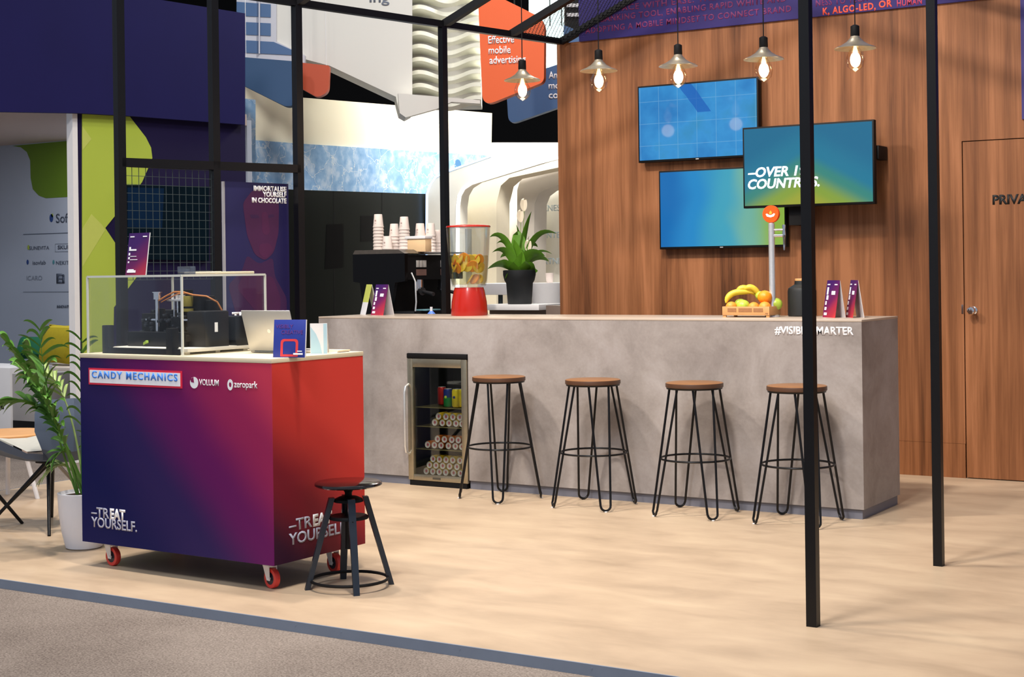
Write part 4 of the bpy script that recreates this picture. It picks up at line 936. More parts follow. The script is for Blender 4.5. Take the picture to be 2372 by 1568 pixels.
def cup(x, y, z, label, group):
    if cup0[0] is None:
        t = thing('paper_cup', label, 'cup', (x, y, z), 0, group); cup0[0] = t
        MB().lathe([(.041, 0), (.0425, .002), (.0425, .008), (.040, .010), (.031, .098), (.029, .102), (0, .100)], (0, 0, 0), 20).build('cup_wall', CUP, t)
        MB().lathe([(.007, -.0375), (0, -.0378)], (0, 0, .052), 10, 'y').build('printed_mark', CUPM, t)
    else: dup(cup0[0], (x, y, z), 0, label, group)
ctop = ez0+eh+.0125
for u, v, yy, nm in ((876, 499, 9.32, 'tall stack of cups at the left end'), (897, 546, 9.30, 'shortest stack beside the tall left one'), (913, 519, 9.42, 'third stack from the left'), (936, 503, 9.36, 'tall middle stack'), (973, 518, 9.52, 'stack behind the cardboard box'), (997, 516, 9.56, 'stack left of the black post'), (1012, 532, 9.68, 'stack right against the black post')):
    q = at_y(u, v, yy); n_ = max(1, int(round((q.z-ctop-.102)/.0245))+1)
    for k in range(n_): cup(q.x, yy, ctop+k*.0245, 'upside-down paper cup, '+nm+', espresso machine', 'paper cups, '+nm)
q0 = at_y(944, 585, 9.20); q1 = at_y(985, 553, 9.20); bx = tag(MB().box((q0.x, 9.20, ctop), (q1.x, 9.28, q1.z), .002).build('cardboard_box', mat('kraft_card', S(232, 196, 150), .7, noise=.05)), 'small tan cardboard box among the cups on the espresso machine', 'box')
b = MB().box((q0.x-.02, 9.19, q1.z+.0005), (q1.x+.005, 9.29, q1.z+.022), .004); tag(b.build('paper_bundle', WHITE), 'white paper bundle lying on the small tan cardboard box', 'paper')
q0 = at_y(990, 719, 8.95); t = thing('spray_bottle', 'small bright blue item behind the bar beside the black post', 'bottle', (q0.x, 9.0, 1.0205)); MB().lathe([(0, 0), (.03, 0), (.032, .01), (.03, .07), (.012, .09), (0, .09)], (0, 0, 0), 18).build('body', mat('bright_blue', S(90, 130, 220), .4, noise=.05), t); MB().cyl((0, 0, .09), (0, 0, .12), .01, n=12).build('cap', WHITE, t)

# ---- peace lily on the white shelf
lx = at_y(1204, 700, 10.35); sh = thing('white_shelf', 'white low shelf beyond the bar carrying the potted lily', 'shelf', (lx.x, 10.35, 0))
lz = at_y(1204, 705, 10.25).z; w0 = at_y(1142, 700, 10.35).x-lx.x; w1 = at_y(1272, 700, 10.35).x-lx.x
MB().box((w0, -.16, lz-.045), (w1, .25, lz), .003).build('shelf_top', WHITE, sh); MB().box((w0+.03, -.10, 0), (w1-.03, .22, lz-.045)).build('body', mat('shelf_body', S(150, 132, 116), .6, noise=.05), sh)
q = at_y(1283, 715, 10.15); tag(MB().box((q.x-.055, 10.12, 0), (q.x+.14, 10.3, lz-.005), .003).build('wooden_block', mat('umber_wood', S(112, 96, 86), .5, noise=.1)), 'dark brown block at the edge of the wooden wall, beside the lily', 'block')
ly = thing('peace_lily', 'potted peace lily with white flowers beyond the bar', 'plant', (lx.x, 10.35, lz))
s_ = (10.35*.849+.5276*abs(lx.x))/3490.1
MB().lathe([(0, 0), (27*s_, 0), (28*s_, 2*s_), (31*s_, 48*s_), (35*s_, 55*s_), (38*s_, 68*s_), (38*s_, 78*s_), (35*s_, 79*s_), (34*s_, 70*s_), (0, 70*s_)], (0, 0, 0), 36).build('pot', mat('black_pot', S(28, 30, 32), .55, noise=.1), ly)
MB().lathe([(0, 72*s_), (34*s_, 71*s_)], (0, 0, 0), 20).build('soil', SOIL, ly)
RR = Vector((_r0.x, _r0.y, 0)); FF = Vector((_f.x, _f.y, 0))
def blade(pts, wid, M, nm, parent, fold=.25, seg=12, tw=0):
    """leaf blade along a quadratic curve with a folded midrib"""
    P = [Vector(p) for p in pts]; b = MB(); L_, C_, R_ = [], [], []
    for i in range(seg+1):
        t = i/seg; c = P[0]*(1-t)**2+P[1]*2*t*(1-t)+P[2]*t*t; d = (P[1]-P[0])*(1-t)+(P[2]-P[1])*t
        if d.length < 1e-6: d = P[2]-P[0]
        d.normalize(); sd = d.cross(Vector((0, 0, 1))); sd = sd if sd.length > .15 else RR.copy(); sd.normalize(); nn = sd.cross(d); sd, nn = sd*math.cos(tw)+nn*math.sin(tw), nn*math.cos(tw)-sd*math.sin(tw)
        w = wid*(math.sin(PI*min(1, t**.75))**.9)*.5+.0006
        C_.append(c); L_.append(c+sd*w+nn*w*fold); R_.append(c-sd*w+nn*w*fold)
    b.ribbon(L_, C_); b.ribbon(C_, R_)
    bmesh.ops.remove_doubles(b.bm, verts=b.bm.verts[:], dist=1e-6)
    return b.build(nm, M, parent, fix=False)
LLEAF = [(-6, 185, 4, 34, .1), (-12, 150, -4, 34, -.3), (30, 215, 12, 26, .2), (6, 120, 2, 30, -.4), (-68, 156, -30, 22, .2), (-52, 140, -22, 14, -.5), (88, 162, 30, 20, .2), (76, 115, 34, 10, -.2), (60, 110, 20, 28, -.3), (38, 72, 40, 28, -.5), (-74, 82, -30, 24, -.2), (-62, 120, -24, 18, -.6), (-44, 108, -18, 20, .5), (-36, 84, -20, 16, .6), (20, 150, 10, 24, .5), (-22, 118, -12, 26, .6), (44, 132, 24, 18, .7), (14, 100, 16, 30, -.7), (-14, 98, -16, 26, -.7), (-28, 72, -30, 18, -.6), (-52, 88, -30, 16, .8), (70, 98, 36, 20, .8)]
for dx, h, cx_, wd_, dep in LLEAF:
    tip = RR*(dx*s_)+Vector((0, 0, h*s_))+FF*(dep*50*s_); base_ = RR*(dx*.08*s_)+Vector((0, 0, 68*s_))+FF*(dep*10*s_)
    mid = RR*(cx_*s_)+Vector((0, 0, (h+26 if abs(dx) > 30 else h*.75)*s_))+FF*(dep*25*s_)
    blade([base_, mid, tip], wd_*s_*1.15, LEAFG, 'leaf', ly, tw=(.75 if dx > 0 else -.75) if abs(dx) > 25 else 0)
for dx, h in ((13, 236), (5, 210), (22, 140)):
    stem = MB().tube([Vector((0, 0, 68*s_)), RR*(dx*.6*s_)+Vector((0, 0, h*.6*s_)), RR*(dx*s_)+Vector((0, 0, (h-20)*s_))], .0025, 6).build('flower_stem', LEAFL, ly)
    c = RR*(dx*s_)+Vector((0, 0, (h-22)*s_))
    b = blade([c, c+Vector((0, 0, 22*s_))-RR*(3*s_), c+Vector((0, 0, 40*s_))+RR*(2*s_)], 16*s_, mat('ivory_petal', S(240, 226, 200), .5, noise=.05), 'flower', stem, .5)

# ================================================================== KENTIA PALM
pq = at_z(184, 1275, 0); pc = Vector((pq.x, pq.y, 0))+FF*.085; pz = 7.75/3490.1*1.01
pm = thing('potted_palm', 'green palm in a tall white pot at the left end of the cart', 'plant', pc)
MB().lathe([(0, 0), (.082, 0), (.092, .006), (.112, .09), (.124, .18), (.130, .285), (.124, .287), (.118, .27), (0, .262)], (0, 0, 0), 44).build('pot', mat('white_pot', S(230, 230, 236), .35, noise=.02), pm)
MB().lathe([(0, .276), (.06, .272), (.118, .268)], (0, 0, 0), 28).build('soil', SOIL, pm)
rg = random.Random(11)
def frond(tip, mid, n, ll, lw, dep0=0, dep1=0, t0=.45, M=PALMG, droop=.5):
    """tip, mid: (right, up) offsets in px of the photo scale from the pot centre; leaflets on both sides"""
    b0 = Vector((0, 0, .262))+RR*(rg.uniform(-.03, .03)); m_ = RR*(mid[0]*pz)+Vector((0, 0, mid[1]*pz))+FF*(dep0); e_ = RR*(tip[0]*pz)+Vector((0, 0, tip[1]*pz))+FF*dep1
    cv = [b0*(1-t)**2+m_*2*t*(1-t)+e_*t*t for t in (i/16 for i in range(17))]
    b = MB(); b.tube(cv, [.007-.0058*i/16 for i in range(17)], 7)
    for k in range(n):
        t = t0+(1-t0)*k/(n-1.); c = b0*(1-t)**2+m_*2*t*(1-t)+e_*t*t; d = ((m_-b0)*(1-t)+(e_-m_)*t).normalized()
        sd = d.cross(Vector((0, 0, 1)));  sd = sd if sd.length > .2 else RR.copy(); sd.normalize()
        for sg in (-1, 1):
            ln = ll*(1-.45*abs((t-t0)/(1-t0)-.35))*rg.uniform(.8, 1.15); dirv = (d*.75+sd*sg*rg.uniform(.5, .9)+Vector((0, 0, rg.uniform(-.05, .35)))).normalized()
            p1 = c+dirv*ln*.55; p2 = c+dirv*ln*.9+Vector((0, 0, -ln*droop*rg.uniform(.4, 1.1)))
            L_, C_, R_ = [], [], []; tws = sg*rg.uniform(.3, .62)
            for i in range(8):
                q = i/7.; cc = c*(1-q)**2+p1*2*q*(1-q)+p2*q*q; dd = ((p1-c)*(1-q)+(p2-p1)*q).normalized(); ss = dd.cross(Vector((0, 0, 1))); ss = ss if ss.length > .1 else RR.copy(); ss.normalize(); nn = ss.cross(dd); ss, nn = ss*.78+nn*tws, nn*.78-ss*tws
                w_ = lw*.72*(math.sin(PI*min(1, (q*.9+.08)))**.7); L_.append(cc+ss*w_+nn*w_*.5); C_.append(cc); R_.append(cc-ss*w_+nn*w_*.5)
            b.ribbon(L_, C_); b.ribbon(C_, R_)
    return b.build('frond', M, pm, fix=False)
frond((-150, 470), (-60, 330), 12, .22, .022, -.05, -.10)
frond((-120, 450), (-95, 360), 12, .24, .024, .02, .0, t0=.5)
frond((-100, 420), (-30, 330), 11, .20, .022, -.16, -.24, t0=.45)
frond((-70, 500), (-70, 330), 11, .22, .020, -.12, -.18, M=PALMG)
frond((-175, 330), (-70, 380), 11, .20, .020, -.02, -.05, t0=.5)
frond((-60, 360), (-30, 270), 9, .17, .024, -.15, -.22)
frond((10, 470), (0, 300), 9, .18, .020, -.02, -.06)
frond((-130, 400), (-40, 420), 10, .19, .018, .08, .16, t0=.5, M=mat('palm_pale', S(142, 164, 96), .5, noise=.25))
frond((-52, 210), (-20, 260), 7, .12, .014, -.04, -.08, t0=.5)
frond((-80, 170), (-30, 230), 7, .11, .013, -.02, -.05, t0=.5, M=MATS['palm_pale'])
frond((18, 330), (14, 220), 8, .14, .016, .02, .05)
frond((110, 440), (50, 330), 9, .18, .02, .16, .30, t0=.5)

# ================================================================== GREY CHAIR
fq = at_z(114, 1243, 0); cq = Vector((fq.x, fq.y, 0))+FF*.30-RR*.0
gc = thing('lounge_chair', 'grey shell chair with crossed black legs behind the palm', 'chair', cq)
cpx = (cq.y*.849+abs(cq.x)*.5276)/3490.1
def cpt(u, v, dep=0):      # point on the camera-parallel plane through the chair, pushed back by dep
    q = at_plane(u, v, cq+FF*dep, FF); return q-cq
SHELL = mat('blue_grey_shell', S(104, 118, 140), .55, noise=.06, nscale=6); INNER = mat('cream_upholstery', S(222, 222, 216), .8, noise=.05, nscale=30)
prof = [(0.0, [(-30, 1010, .0), (60, 1062, -.22), (125, 1060, -.25), (215, 1010, -.12)]),]
b = MB(); rows = [[(-25, 1008, .05), (25, 1034, -.16), (80, 1062, -.24), (140, 1064, -.24), (205, 1040, -.12), (235, 1010, .10)],
 [(-25, 1020, .05), (20, 1044, -.14), (75, 1068, -.20), (140, 1070, -.20), (200, 1050, -.08), (225, 1030, .12)]]
def grid(rows, dz=0, dd=0):
    V = [[b.bm.verts.new(cpt(u, v+dz, d+dd)) for u, v, d in r] for r in rows]; fs = []
    for A, B_ in zip(V, V[1:]):
        for i in range(len(A)-1): fs.append(b.bm.faces.new((A[i], A[i+1], B_[i+1], B_[i])))
    b._tag(fs, True)
# outer back: upright curved panel
grid([[(88, 928, -.10), (120, 926, -.14), (170, 922, -.14), (225, 926, -.02)], [(80, 960, -.14), (118, 958, -.18), (172, 956, -.18), (232, 960, -.04)], [(80, 1000, -.17), (116, 1000, -.21), (172, 1000, -.21), (235, 1000, -.06)], [(96, 1040, -.19), (122, 1046, -.22), (170, 1046, -.22), (225, 1036, -.08)], [(104, 1064, -.12), (124, 1070, -.14), (160, 1070, -.14), (205, 1060, -.04)]])
bmesh.ops.solidify(b.bm, geom=b.bm.faces[:], thickness=.012); b.build('backrest', SHELL, gc)
b = MB(); grid([[(-30, 1006, -.10), (20, 1030, -.16), (62, 1050, -.19), (100, 1052, -.17), (112, 1030, -.14)], [(-30, 1030, -.08), (20, 1050, -.13), (62, 1064, -.16), (100, 1066, -.15), (125, 1066, -.12)], [(-30, 1046, .05), (20, 1060, .0), (62, 1068, -.02), (100, 1070, -.02), (150, 1070, -.02)], [(-30, 1040, .22), (20, 1052, .22), (62, 1058, .22), (100, 1058, .22), (160, 1058, .20)]])
bmesh.ops.solidify(b.bm, geom=b.bm.faces[:], thickness=.012); b.build('seat_shell', SHELL, gc)
b = MB(); grid([[(-30, 1004, -.06), (20, 1026, -.12), (62, 1046, -.15), (97, 1044, -.13)], [(-30, 1018, .10), (20, 1030, .06), (62, 1036, .04), (100, 1030, .04)], [(-30, 1012, .26), (20, 1016, .26), (62, 1014, .26), (98, 1006, .22)]])
bmesh.ops.solidify(b.bm, geom=b.bm.faces[:], thickness=.03); b.build('seat_pad', INNER, gc)
hub = cpt(112, 1070, 0)
def leg_c(tgt, top=None): MB().tube([top or hub, tgt], [.011, .009], 10).build('leg', BLK, gc)
g0 = Vector((0, 0, 0))-FF*.30; 
def gnd(u, v): q = at_z(u, v, 0); return Vector((q.x, q.y, .002))-cq
leg_c(gnd(114, 1242)); leg_c(gnd(120, 1198), hub+RR*.01+FF*.05); leg_c(gnd(-34, 1226), hub-RR*.01); leg_c(gnd(52, 1213), cpt(-10, 1135, 0) if False else hub-RR*.3-Vector((0, 0, .17))+FF*.02)
leg_c(gnd(-22, 1210), hub+FF*.06); leg_c(gnd(192, 1140), hub+RR*.02+FF*.05)
MB().box(hub+Vector((-.05, -.05, -.004)), hub+Vector((.05, .05, .012)), .004).build('swivel_plate', MATTE, gc)

# ================================================================== POSTER BANNER
poP = Vector((P2.x, P2.y, 0)) - ln*.06
po = thing('poster_banner', 'tall navy poster banner with a red portrait behind the frame', 'poster', (0, 0, 0))
tl = at_plane(520, 420, poP, ln); trr = at_plane(668, 432, poP, ln); po.location = Vector(((tl.x+trr.x)/2, (tl.y+trr.y)/2, 0)); pw = (trr-tl); pw.z = 0; PWD = pw.length; pdir = pw.normalized(); PZT = tl.z
pn_ = ln.copy(); po.rotation_euler[2] = math.atan2(pdir.y, pdir.x)
MB().box((-PWD/2, 0, .03), (PWD/2, .02, PZT), .001).build('panel', mat('poster_navy', S(24, 20, 72), .5, noise=.12, nscale=3), po)
MB().box((-PWD/2-.008, -.002, .03), (-PWD/2, .022, PZT)).build('side_edge', mat('pale_edge', S(178, 178, 186), .5, noise=.05), po)
MB().box((-PWD/2-.02, -.06, 0), (PWD/2+.02, .08, .03), .003).build('base_foot', MATTE, po)
def ppx(u, v):
    q = at_plane(u, v, Vector(po.location), ln)-Vector(po.location); return (q.dot(pdir), q.z)
PORT = mat('plum_portrait', S(66, 20, 66), .55, noise=.22, nscale=6); PORTD = mat('violet_portrait', S(54, 20, 67), .55, noise=.15, nscale=6); PORTL = mat('rose_portrait', S(74, 21, 67), .55, noise=.15, nscale=6)
def shape(px, M, lay, r=12):
    P_ = rounded([ppx(u, v) for u, v in px], [r*.0026]*len(px)); MB().poly([(x, -.0006*lay, z) for x, z in P_], (0, -.0005, 0)).build('portrait', M, po)
shape([(562, 470), (585, 440), (625, 436), (646, 470), (645, 540), (634, 585), (614, 604), (590, 590), (572, 545)], PORT, 1)
shape([(572, 590), (600, 612), (632, 596), (636, 640), (664, 690), (664, 778), (560, 778), (528, 660), (560, 628)], PORTD, 1)
shape([(570, 620), (598, 640), (632, 640), (650, 690), (648, 740), (600, 730), (548, 668)], PORT, 2)
shape([(606, 490), (618, 490), (626, 538), (616, 546), (607, 538)], PORTL, 2, 10)
shape([(600, 566), (622, 562), (634, 576), (614, 600), (600, 588)], PORTL, 2, 8)
shape([(578, 497), (598, 498), (601, 505), (582, 506)], PORTD, 2, 8)
shape([(621, 498), (634, 496), (635, 503), (622, 505)], PORTD, 2, 8)
for ln_, v in (('IMMORTALISE', 444), ('YOURSELF', 457), ('IN CHOCOLATE', 471)):
    x, z = ppx(663, v); wv = {444: 76, 457: 55, 471: 80}[v]; wv = abs(ppx(663, v)[0]-ppx(663-wv, v)[0])
    text('lettering', ln_, (x, -.0025, z), XR, ZU, WPRINT, po, width=wv, height=.030, bold=.045, align='RIGHT')
x, z = ppx(523, 746); text('lettering', '–TREAT', (x, -.0025, z), XR, ZU, WPRINT, po, height=.058, bold=.04)
x, z = ppx(523, 769); text('lettering', 'YOURSELF.', (x, -.0025, z-.005), XR, ZU, WPRINT, po, height=.058, bold=.04)

# ================================================================== NEIGHBOURING BOOTH ON THE LEFT
XN = -9.0; NX = (1, 0, 0)
def struct_panel(nm, px, P, n, th_, M): return struct(panel(nm, px, P, n, th_, M))
yA = at_x(184, 700, XN).y; yB = at_x(568, 300, XN).y
struct(MB().box((XN-.06, yA, -.04), (XN, yB, 2.74)).build('wall_left_navy', NAVYD))
wq = at_x(184, 262, XN)
struct(MB().box((XN-.062, yA-.05, -.04), (XN+.004, yA, 2.70)).build('trim_3', WHITE))
fs = panel('booth_fascia', [(-60, 258), (180, 262), (292, 268), (568, 289), (568, 31), (381, 1), (200, -26), (-60, -60)], (XN+.06, 0, 0), NX, .055, NAVY); tag(fs, 'large navy fascia box of the neighbouring booth at upper left', 'fascia')
gp = panel('lime_wall_graphic', rounded([(191, 264), (300, 269), (354, 345), (350, 372), (329, 422), (244, 528), (318, 640), (264, 712), (262, 832), (191, 832)], [0, 10, 30, 14, 14, 4, 6, 10, 0, 0]) if False else [(191, 264), (300, 269), (338, 318), (350, 342), (353, 366), (344, 388), (329, 422), (244, 528), (318, 640), (264, 712), (262, 832), (191, 832)], (XN+.008, 0, 0), NX, .007, GREEN); tag(gp, 'lime green faceted wall graphic on the navy booth wall', 'wall graphic')
for px in ([(191, 292), (212, 322), (191, 348)], [(191, 530), (212, 496), (236, 520), (244, 532), (191, 618)]): panel('facet', px, (XN+.0095, 0, 0), NX, .002, mat('lime_light_print', S(186, 196, 92), .6, noise=.05), gp)
sd = thing('dark_screen', 'dark teal screen on the navy wall behind the wire grid', 'screen', (0, 0, 0))
panel('display', [(292, 428), (484, 432), (484, 604), (292, 600)], (XN+.03, 0, 0), NX, .03, mat('teal_dark_glass', S(6, 22, 32), .25, noise=.2, nscale=3), sd)
panel('picture', [(296, 434), (380, 436), (376, 528), (296, 526)], (XN+.032, 0, 0), NX, .0015, mat('deep_blue_picture', S(4, 32, 60), .3, noise=.2, nscale=4), sd)
YB = 10.15; NY = (0, -1, 0)
zt_ = at_y(120, 328, YB).z
struct(MB().box((-15, YB, -.04), (XN-.06, YB+.06, zt_+.05)).build('wall_left_interior', GREYW))
struct(MB().box((-15, yA-.05, zt_), (XN-.062, YB, zt_+.10)).build('ceiling', mat('soffit_beige', S(200, 182, 172), .7, noise=.05)))
gm = panel('moss_wall_graphic', [(28, 338), (48, 341), (62, 352), (70, 372), (71, 412), (76, 438), (90, 453), (106, 459), (180, 455), (180, 324)], (0, YB-.004, 0), NY, .003, GREEND); tag(gm, 'dark green rounded shape printed on the grey logo wall', 'wall graphic')
lw = thing('logo_wall_print', 'partner logos and thin rules printed on the grey booth wall', 'wall graphic', (-10.6, YB-.002, 1.2)); lo = Vector(lw.location)
GT = mat('slate_print', S(72, 80, 96), .6, noise=.05); LT = mat('pale_slate_print', S(128, 136, 150), .6, noise=.05)
def lpt(u, v): q = at_y(u, v, YB-.003); return q-lo
def ltext(body, u0, u1, v, h, M=GT, bold=.0):
    a, c_ = lpt(u0, v), lpt(u1, v); text('lettering', body, (a.x, a.y, a.z), XR, ZU, M, lw, width=c_.x-a.x, height=h, bold=bold, depth=.001)
ltext('Softex', 130, 186, 516, .088, GT, .01)
ltext('SUNEVITA', 68, 114, 579, .036); ltext('SKUR', 134, 164, 577, .036, GT, .02); ltext('isovlab', 76, 106, 613, .040); ltext('NEKIT', 130, 160, 613, .036); ltext('ICARO', 62, 98, 649, .044, LT); ltext('Ei', 131, 150, 655, .085, GT, .05); ltext('INNOVATION BE', 132, 178, 713, .026, GT, .03)
rows_ = []
def lrule(u0, u1, v, t, M):
    a, c_ = lpt(u0, v), lpt(u1, v); MB().box((a.x, a.y-.001, a.z-t/2), (c_.x, a.y, a.z+t/2)).build('rule', M, lw)
lrule(54, 178, 543, .006, GT); lrule(54, 178, 676, .006, LT)
for v in (565, 583): lrule(128, 167, v, .004, LT)
for u in (128, 167):
    a, c_ = lpt(u, 583), lpt(u, 565); MB().box((a.x-.003, a.y-.001, a.z), (a.x+.003, a.y, c_.z)).build('rule', LT, lw)
def drop(u, v, r, M, nm='drop_logo', sq=1.5):
    a = lpt(u, v); MB().lathe([(r, 0), (r, -.001), (0, -.001)], (a.x, a.y, a.z), 20, 'y', 1, sq).build(nm, M, lw)
drop(119, 505, .026, mat('deep_blue_print', S(30, 60, 120), .6, noise=.1)); drop(121, 499, .013, mat('olive_print', S(150, 170, 60), .6, noise=.1)); drop(66, 573, .016, MATS['olive_print'], 'leaf_logo'); drop(64, 607, .016, MATS['deep_blue_print'], 'round_logo'); drop(124, 607, .014, mat('teal_print', S(70, 130, 140), .6, noise=.1), 'round_logo')
# sofa and cushions inside that booth
sf = thing('sofa', 'pale cream bench sofa in the left booth under the logo wall', 'sofa', (-10.5, 9.5, -.04))
sz = at_y(120, 846, 9.3).z+.04
CS = mat('cream_fabric', S(222, 206, 188), .85, noise=.05, nscale=40)
sfl = at_y(62, 850, 9.25).x+10.5
MB().box((sfl, -.30, .06), (1.43, .60, sz-.10), .01).build('base', CS, sf); MB().box((sfl, -.32, sz-.10), (1.43, .60, sz), .03).build('seat_cushion', CS, sf)
MB().box((sfl+.02, -.25, 0), (1.40, .55, .06)).build('plinth', MATTE, sf)
def cushion(nm_label, u, v, w_, h_, M, yy, rot, tilt):
    q = at_y(u, v, yy); t = thing('cushion', nm_label, 'cushion', q); t.rotation_euler = (tilt, 0, rot)
    b = MB(); n1, n2 = 10, 8; k = []
    for s__ in (1, -1):
        V = []
        for i in range(n1+1):
            r_ = []
            for j in range(n2+1):
                x, z = -1+2*i/n1, -1+2*j/n2; d = (1-x**4)*(1-z**4); pin = 1-.06*(1-abs(x))*(abs(z) > .99)-.06*(1-abs(z))*(abs(x) > .99)
                r_.append(b.bm.verts.new((x*w_/2*pin, s__*.085*max(0, d)**.5, z*h_/2*pin)))
            V.append(r_)
        fs_ = [b.bm.faces.new((V[i][j], V[i+1][j], V[i+1][j+1], V[i][j+1])) for i in range(n1) for j in range(n2)]; b._tag(fs_, True)
    bmesh.ops.remove_doubles(b.bm, verts=b.bm.verts[:], dist=1e-5); b.build('cover', M, t)
    MB().tube([(x*w_/2*.985, -.001, z*h_/2*.985) for x, z in ((-1, -1), (0, -.93), (1, -1), (.95, 0), (1, 1), (0, .93), (-1, 1), (-.95, 0))], .006, 6, closed=True).build('piping', M, t)
cushion('mustard yellow cushion on the cream sofa in the left booth', 140, 797, .50, .36, mat('mustard_fabric', S(178, 156, 16), .9, noise=.1, nscale=30), 9.35, math.radians(-8), math.radians(-18))
cushion('dark green cushion half hidden beside the yellow cushion', 76, 806, .30, .22, mat('pine_fabric', S(18, 92, 60), .9, noise=.1, nscale=30), 9.45, .2, math.radians(-25))
wb_ = at_y(12, 884, 8.4); t = thing('white_cabinet', 'white low cabinet at the left edge of the photo', 'cabinet', (wb_.x, 8.5, -.04)); wz = at_y(12, 852, 8.4).z+.04; 
MB().box((-.6, -.1, 0), (.06, .35, wz), .004).build('body', WHITE, t); MB().box((-.06, -.104, wz*.5), (-.02, -.1, wz*.54)).build('handle', MATTE, t); MB().box((.062, -.08, .25), (.34, .32, wz*.93), .004).build('drawer_unit', mat('cabinet_grey', S(170, 166, 164), .5, noise=.05), t); MB().box((.062, -.078, .0), (.34, .32, .25)).build('dark_base', MATTE, t)
tq = at_z(20, 1000, .42); t = thing('side_table', 'low side table with a honey wood top behind the grey chair', 'table', (tq.x, tq.y, -.04))
MB().lathe([(0, .46), (.24, .46), (.25, .45), (.25, .435), (0, .43)], (0, 0, 0), 32).build('top', WARMW, t)
for k in range(3):
    a = k*2.1+.4; MB().tube([(.08*math.cos(a), .08*math.sin(a), .432), (.2*math.cos(a), .2*math.sin(a), 0)], .014, 8).build('leg', WHITE, t)

# ================================================================== BOOTHS FURTHER BACK
XB = -10.5
struct_panel('wall_cream', [(545, 190), (700, 226), (1140, 262), (1138, 362), (1138, 940), (545, 940)], (XB, 0, 0), NX, .2, CREAM)
bp = panel('blue_pattern_band', [(545, 321), (700, 333), (1142, 361), (1142, 440), (985, 449), (700, 440), (545, 433)], (XB+.026, 0, 0), NX, .024, BLUEPAT); tag(bp, 'pale blue band printed with white cracks below the cream wall', 'wall graphic')
bs = panel('blue_pattern_column', [(566, 228), (592, 231), (592, 420), (566, 418)], (XB+.25, 0, 0), NX, .2, BLUEPAT); tag(bs, 'narrow blue patterned pillar at the edge of the navy fascia', 'pillar')
dk = panel('dark_cabinet_wall', [(540, 433), (700, 440), (986, 449), (986, 900), (540, 900)], (XB+.024, 0, 0), NX, .022, mat('charcoal_gloss', S(13, 17, 15), .35, spec=.25, noise=.15, nscale=1.5)); tag(dk, 'dark glossy panel wall behind the espresso machine', 'panel wall')
for u in (772, 884): panel('seam', [(u, 442), (u+2, 442), (u+4, 760), (u+2, 760)], (XB+.0255, 0, 0), NX, .002, MATTE, dk)
for px in ([(756, 520), (796, 518), (796, 620), (752, 624)], [(835, 500), (872, 500), (872, 560), (835, 560)]): panel('inset_panel', px, (XB+.0257, 0, 0), NX, .002, MATS['gloss_black'], dk)
# white arch booth
LEDW = mat('led_strip_white', (1, 1, 1, 1), .5, emit=(1, .97, .92, 1), estr=1.3)
YW = at_x(986, 600, XB).y-.06; LED = mat('led_strip', (.5, .7, 1, 1), .5, emit=(.42, .60, 1, 1), estr=1.6)
WHB = mat('white_booth', S(240, 236, 224), .6, noise=.02); WHC = mat('warm_white_booth', S(232, 222, 198), .6, noise=.03); GRB = mat('stone_booth', S(192, 184, 174), .6, noise=.03)
struct_panel('wall_white', [(960, 330), (1420, 330), (1420, 800), (960, 800)], (0, YW+1.6, 0), NY, .1, WHB)
ob = [(1330, 349), (1138, 363), (1030, 401), (1010, 412), (998, 428), (990, 450), (988, 915)]
ib = [(1330, 340), (1250, 366), (1090, 420), (1070, 432), (1060, 450), (1056, 480), (1054, 915)]
ap = panel('white_arch', ob+[(1054, 915), (1056, 480), (1060, 452), (1070, 434), (1090, 421), (1250, 372), (1330, 352)], (0, YW, 0), NY, .25, WHB); tag(ap, 'white chamfered arch frame with glowing blue edge in the far booth', 'arch')
def strip(path, wpx, P, n, th_, M, nm, parent):
    L_ = []; 
    for i, p in enumerate(path):
        a = Vector(path[max(i-1, 0)]); c_ = Vector(path[min(i+1, len(path)-1)]); d = (c_-a).normalized(); L_.append((p[0]-d.y*wpx, p[1]+d.x*wpx))
    return panel(nm, list(path)+L_[::-1], P, n, th_, M, parent)
strip(ob[1:], 4, (0, YW-.006, 0), NY, .02, LED, 'led_strip', ap)
strip([(1330, 352), (1250, 372), (1090, 421), (1070, 434), (1060, 452), (1056, 480), (1054, 915)], -7, (0, YW-.006, 0), NY, .02, LEDW, 'led_strip', ap)
a2 = panel('inner_arch', [(1056, 915), (1058, 480), (1062, 452), (1074, 434), (1092, 424), (1180, 394), (1250, 372), (1330, 352), (1330, 380), (1180, 412), (1160, 430), (1150, 470), (1150, 915)], (0, YW+.6, 0), NY, .3, WHC); tag(a2, 'cream second arch inside the glowing white arch', 'arch')
a3 = panel('stone_arch', [(1196, 915), (1198, 440), (1204, 420), (1218, 404), (1240, 394), (1330, 356), (1330, 416), (1262, 440), (1246, 452), (1238, 472), (1236, 600), (1236, 915)], (0, YW+1.0, 0), NY, .3, GRB); tag(a3, 'grey stone-coloured innermost arch behind the lily', 'arch')
pt_ = at_y(1240, 482, YW+1.49); tx = mat('faint_blue_print', S(196, 212, 220), .6, noise=.05)
fw = thing('faint_wall_print', 'faint pale blue lettering on the far white booth wall', 'wall graphic', pt_)
for k, (bd_, v) in enumerate((('IBIZNES', 490), ('CONTENT', 552), ('PARTNERS', 612))):
    q = at_y(1240, v, YW+1.49)-pt_; text('lettering', bd_, q, XR, ZU, tx, fw, height=.075, bold=.02)
tb_ = at_y(1268, 700, 13.2); t = thing('white_stand', 'white round stand with a small cup on it beyond the lily', 'stand', (tb_.x, 13.2, -.04)); tz_ = at_y(1268, 655, 13.2).z+.04
MB().lathe([(0, 0), (.16, 0), (.15, tz_*.6), (.155, tz_-.10), (.17, tz_-.02), (.17, tz_), (0, tz_)], (0, 0, 0), 28).build('body', WHITE, t)
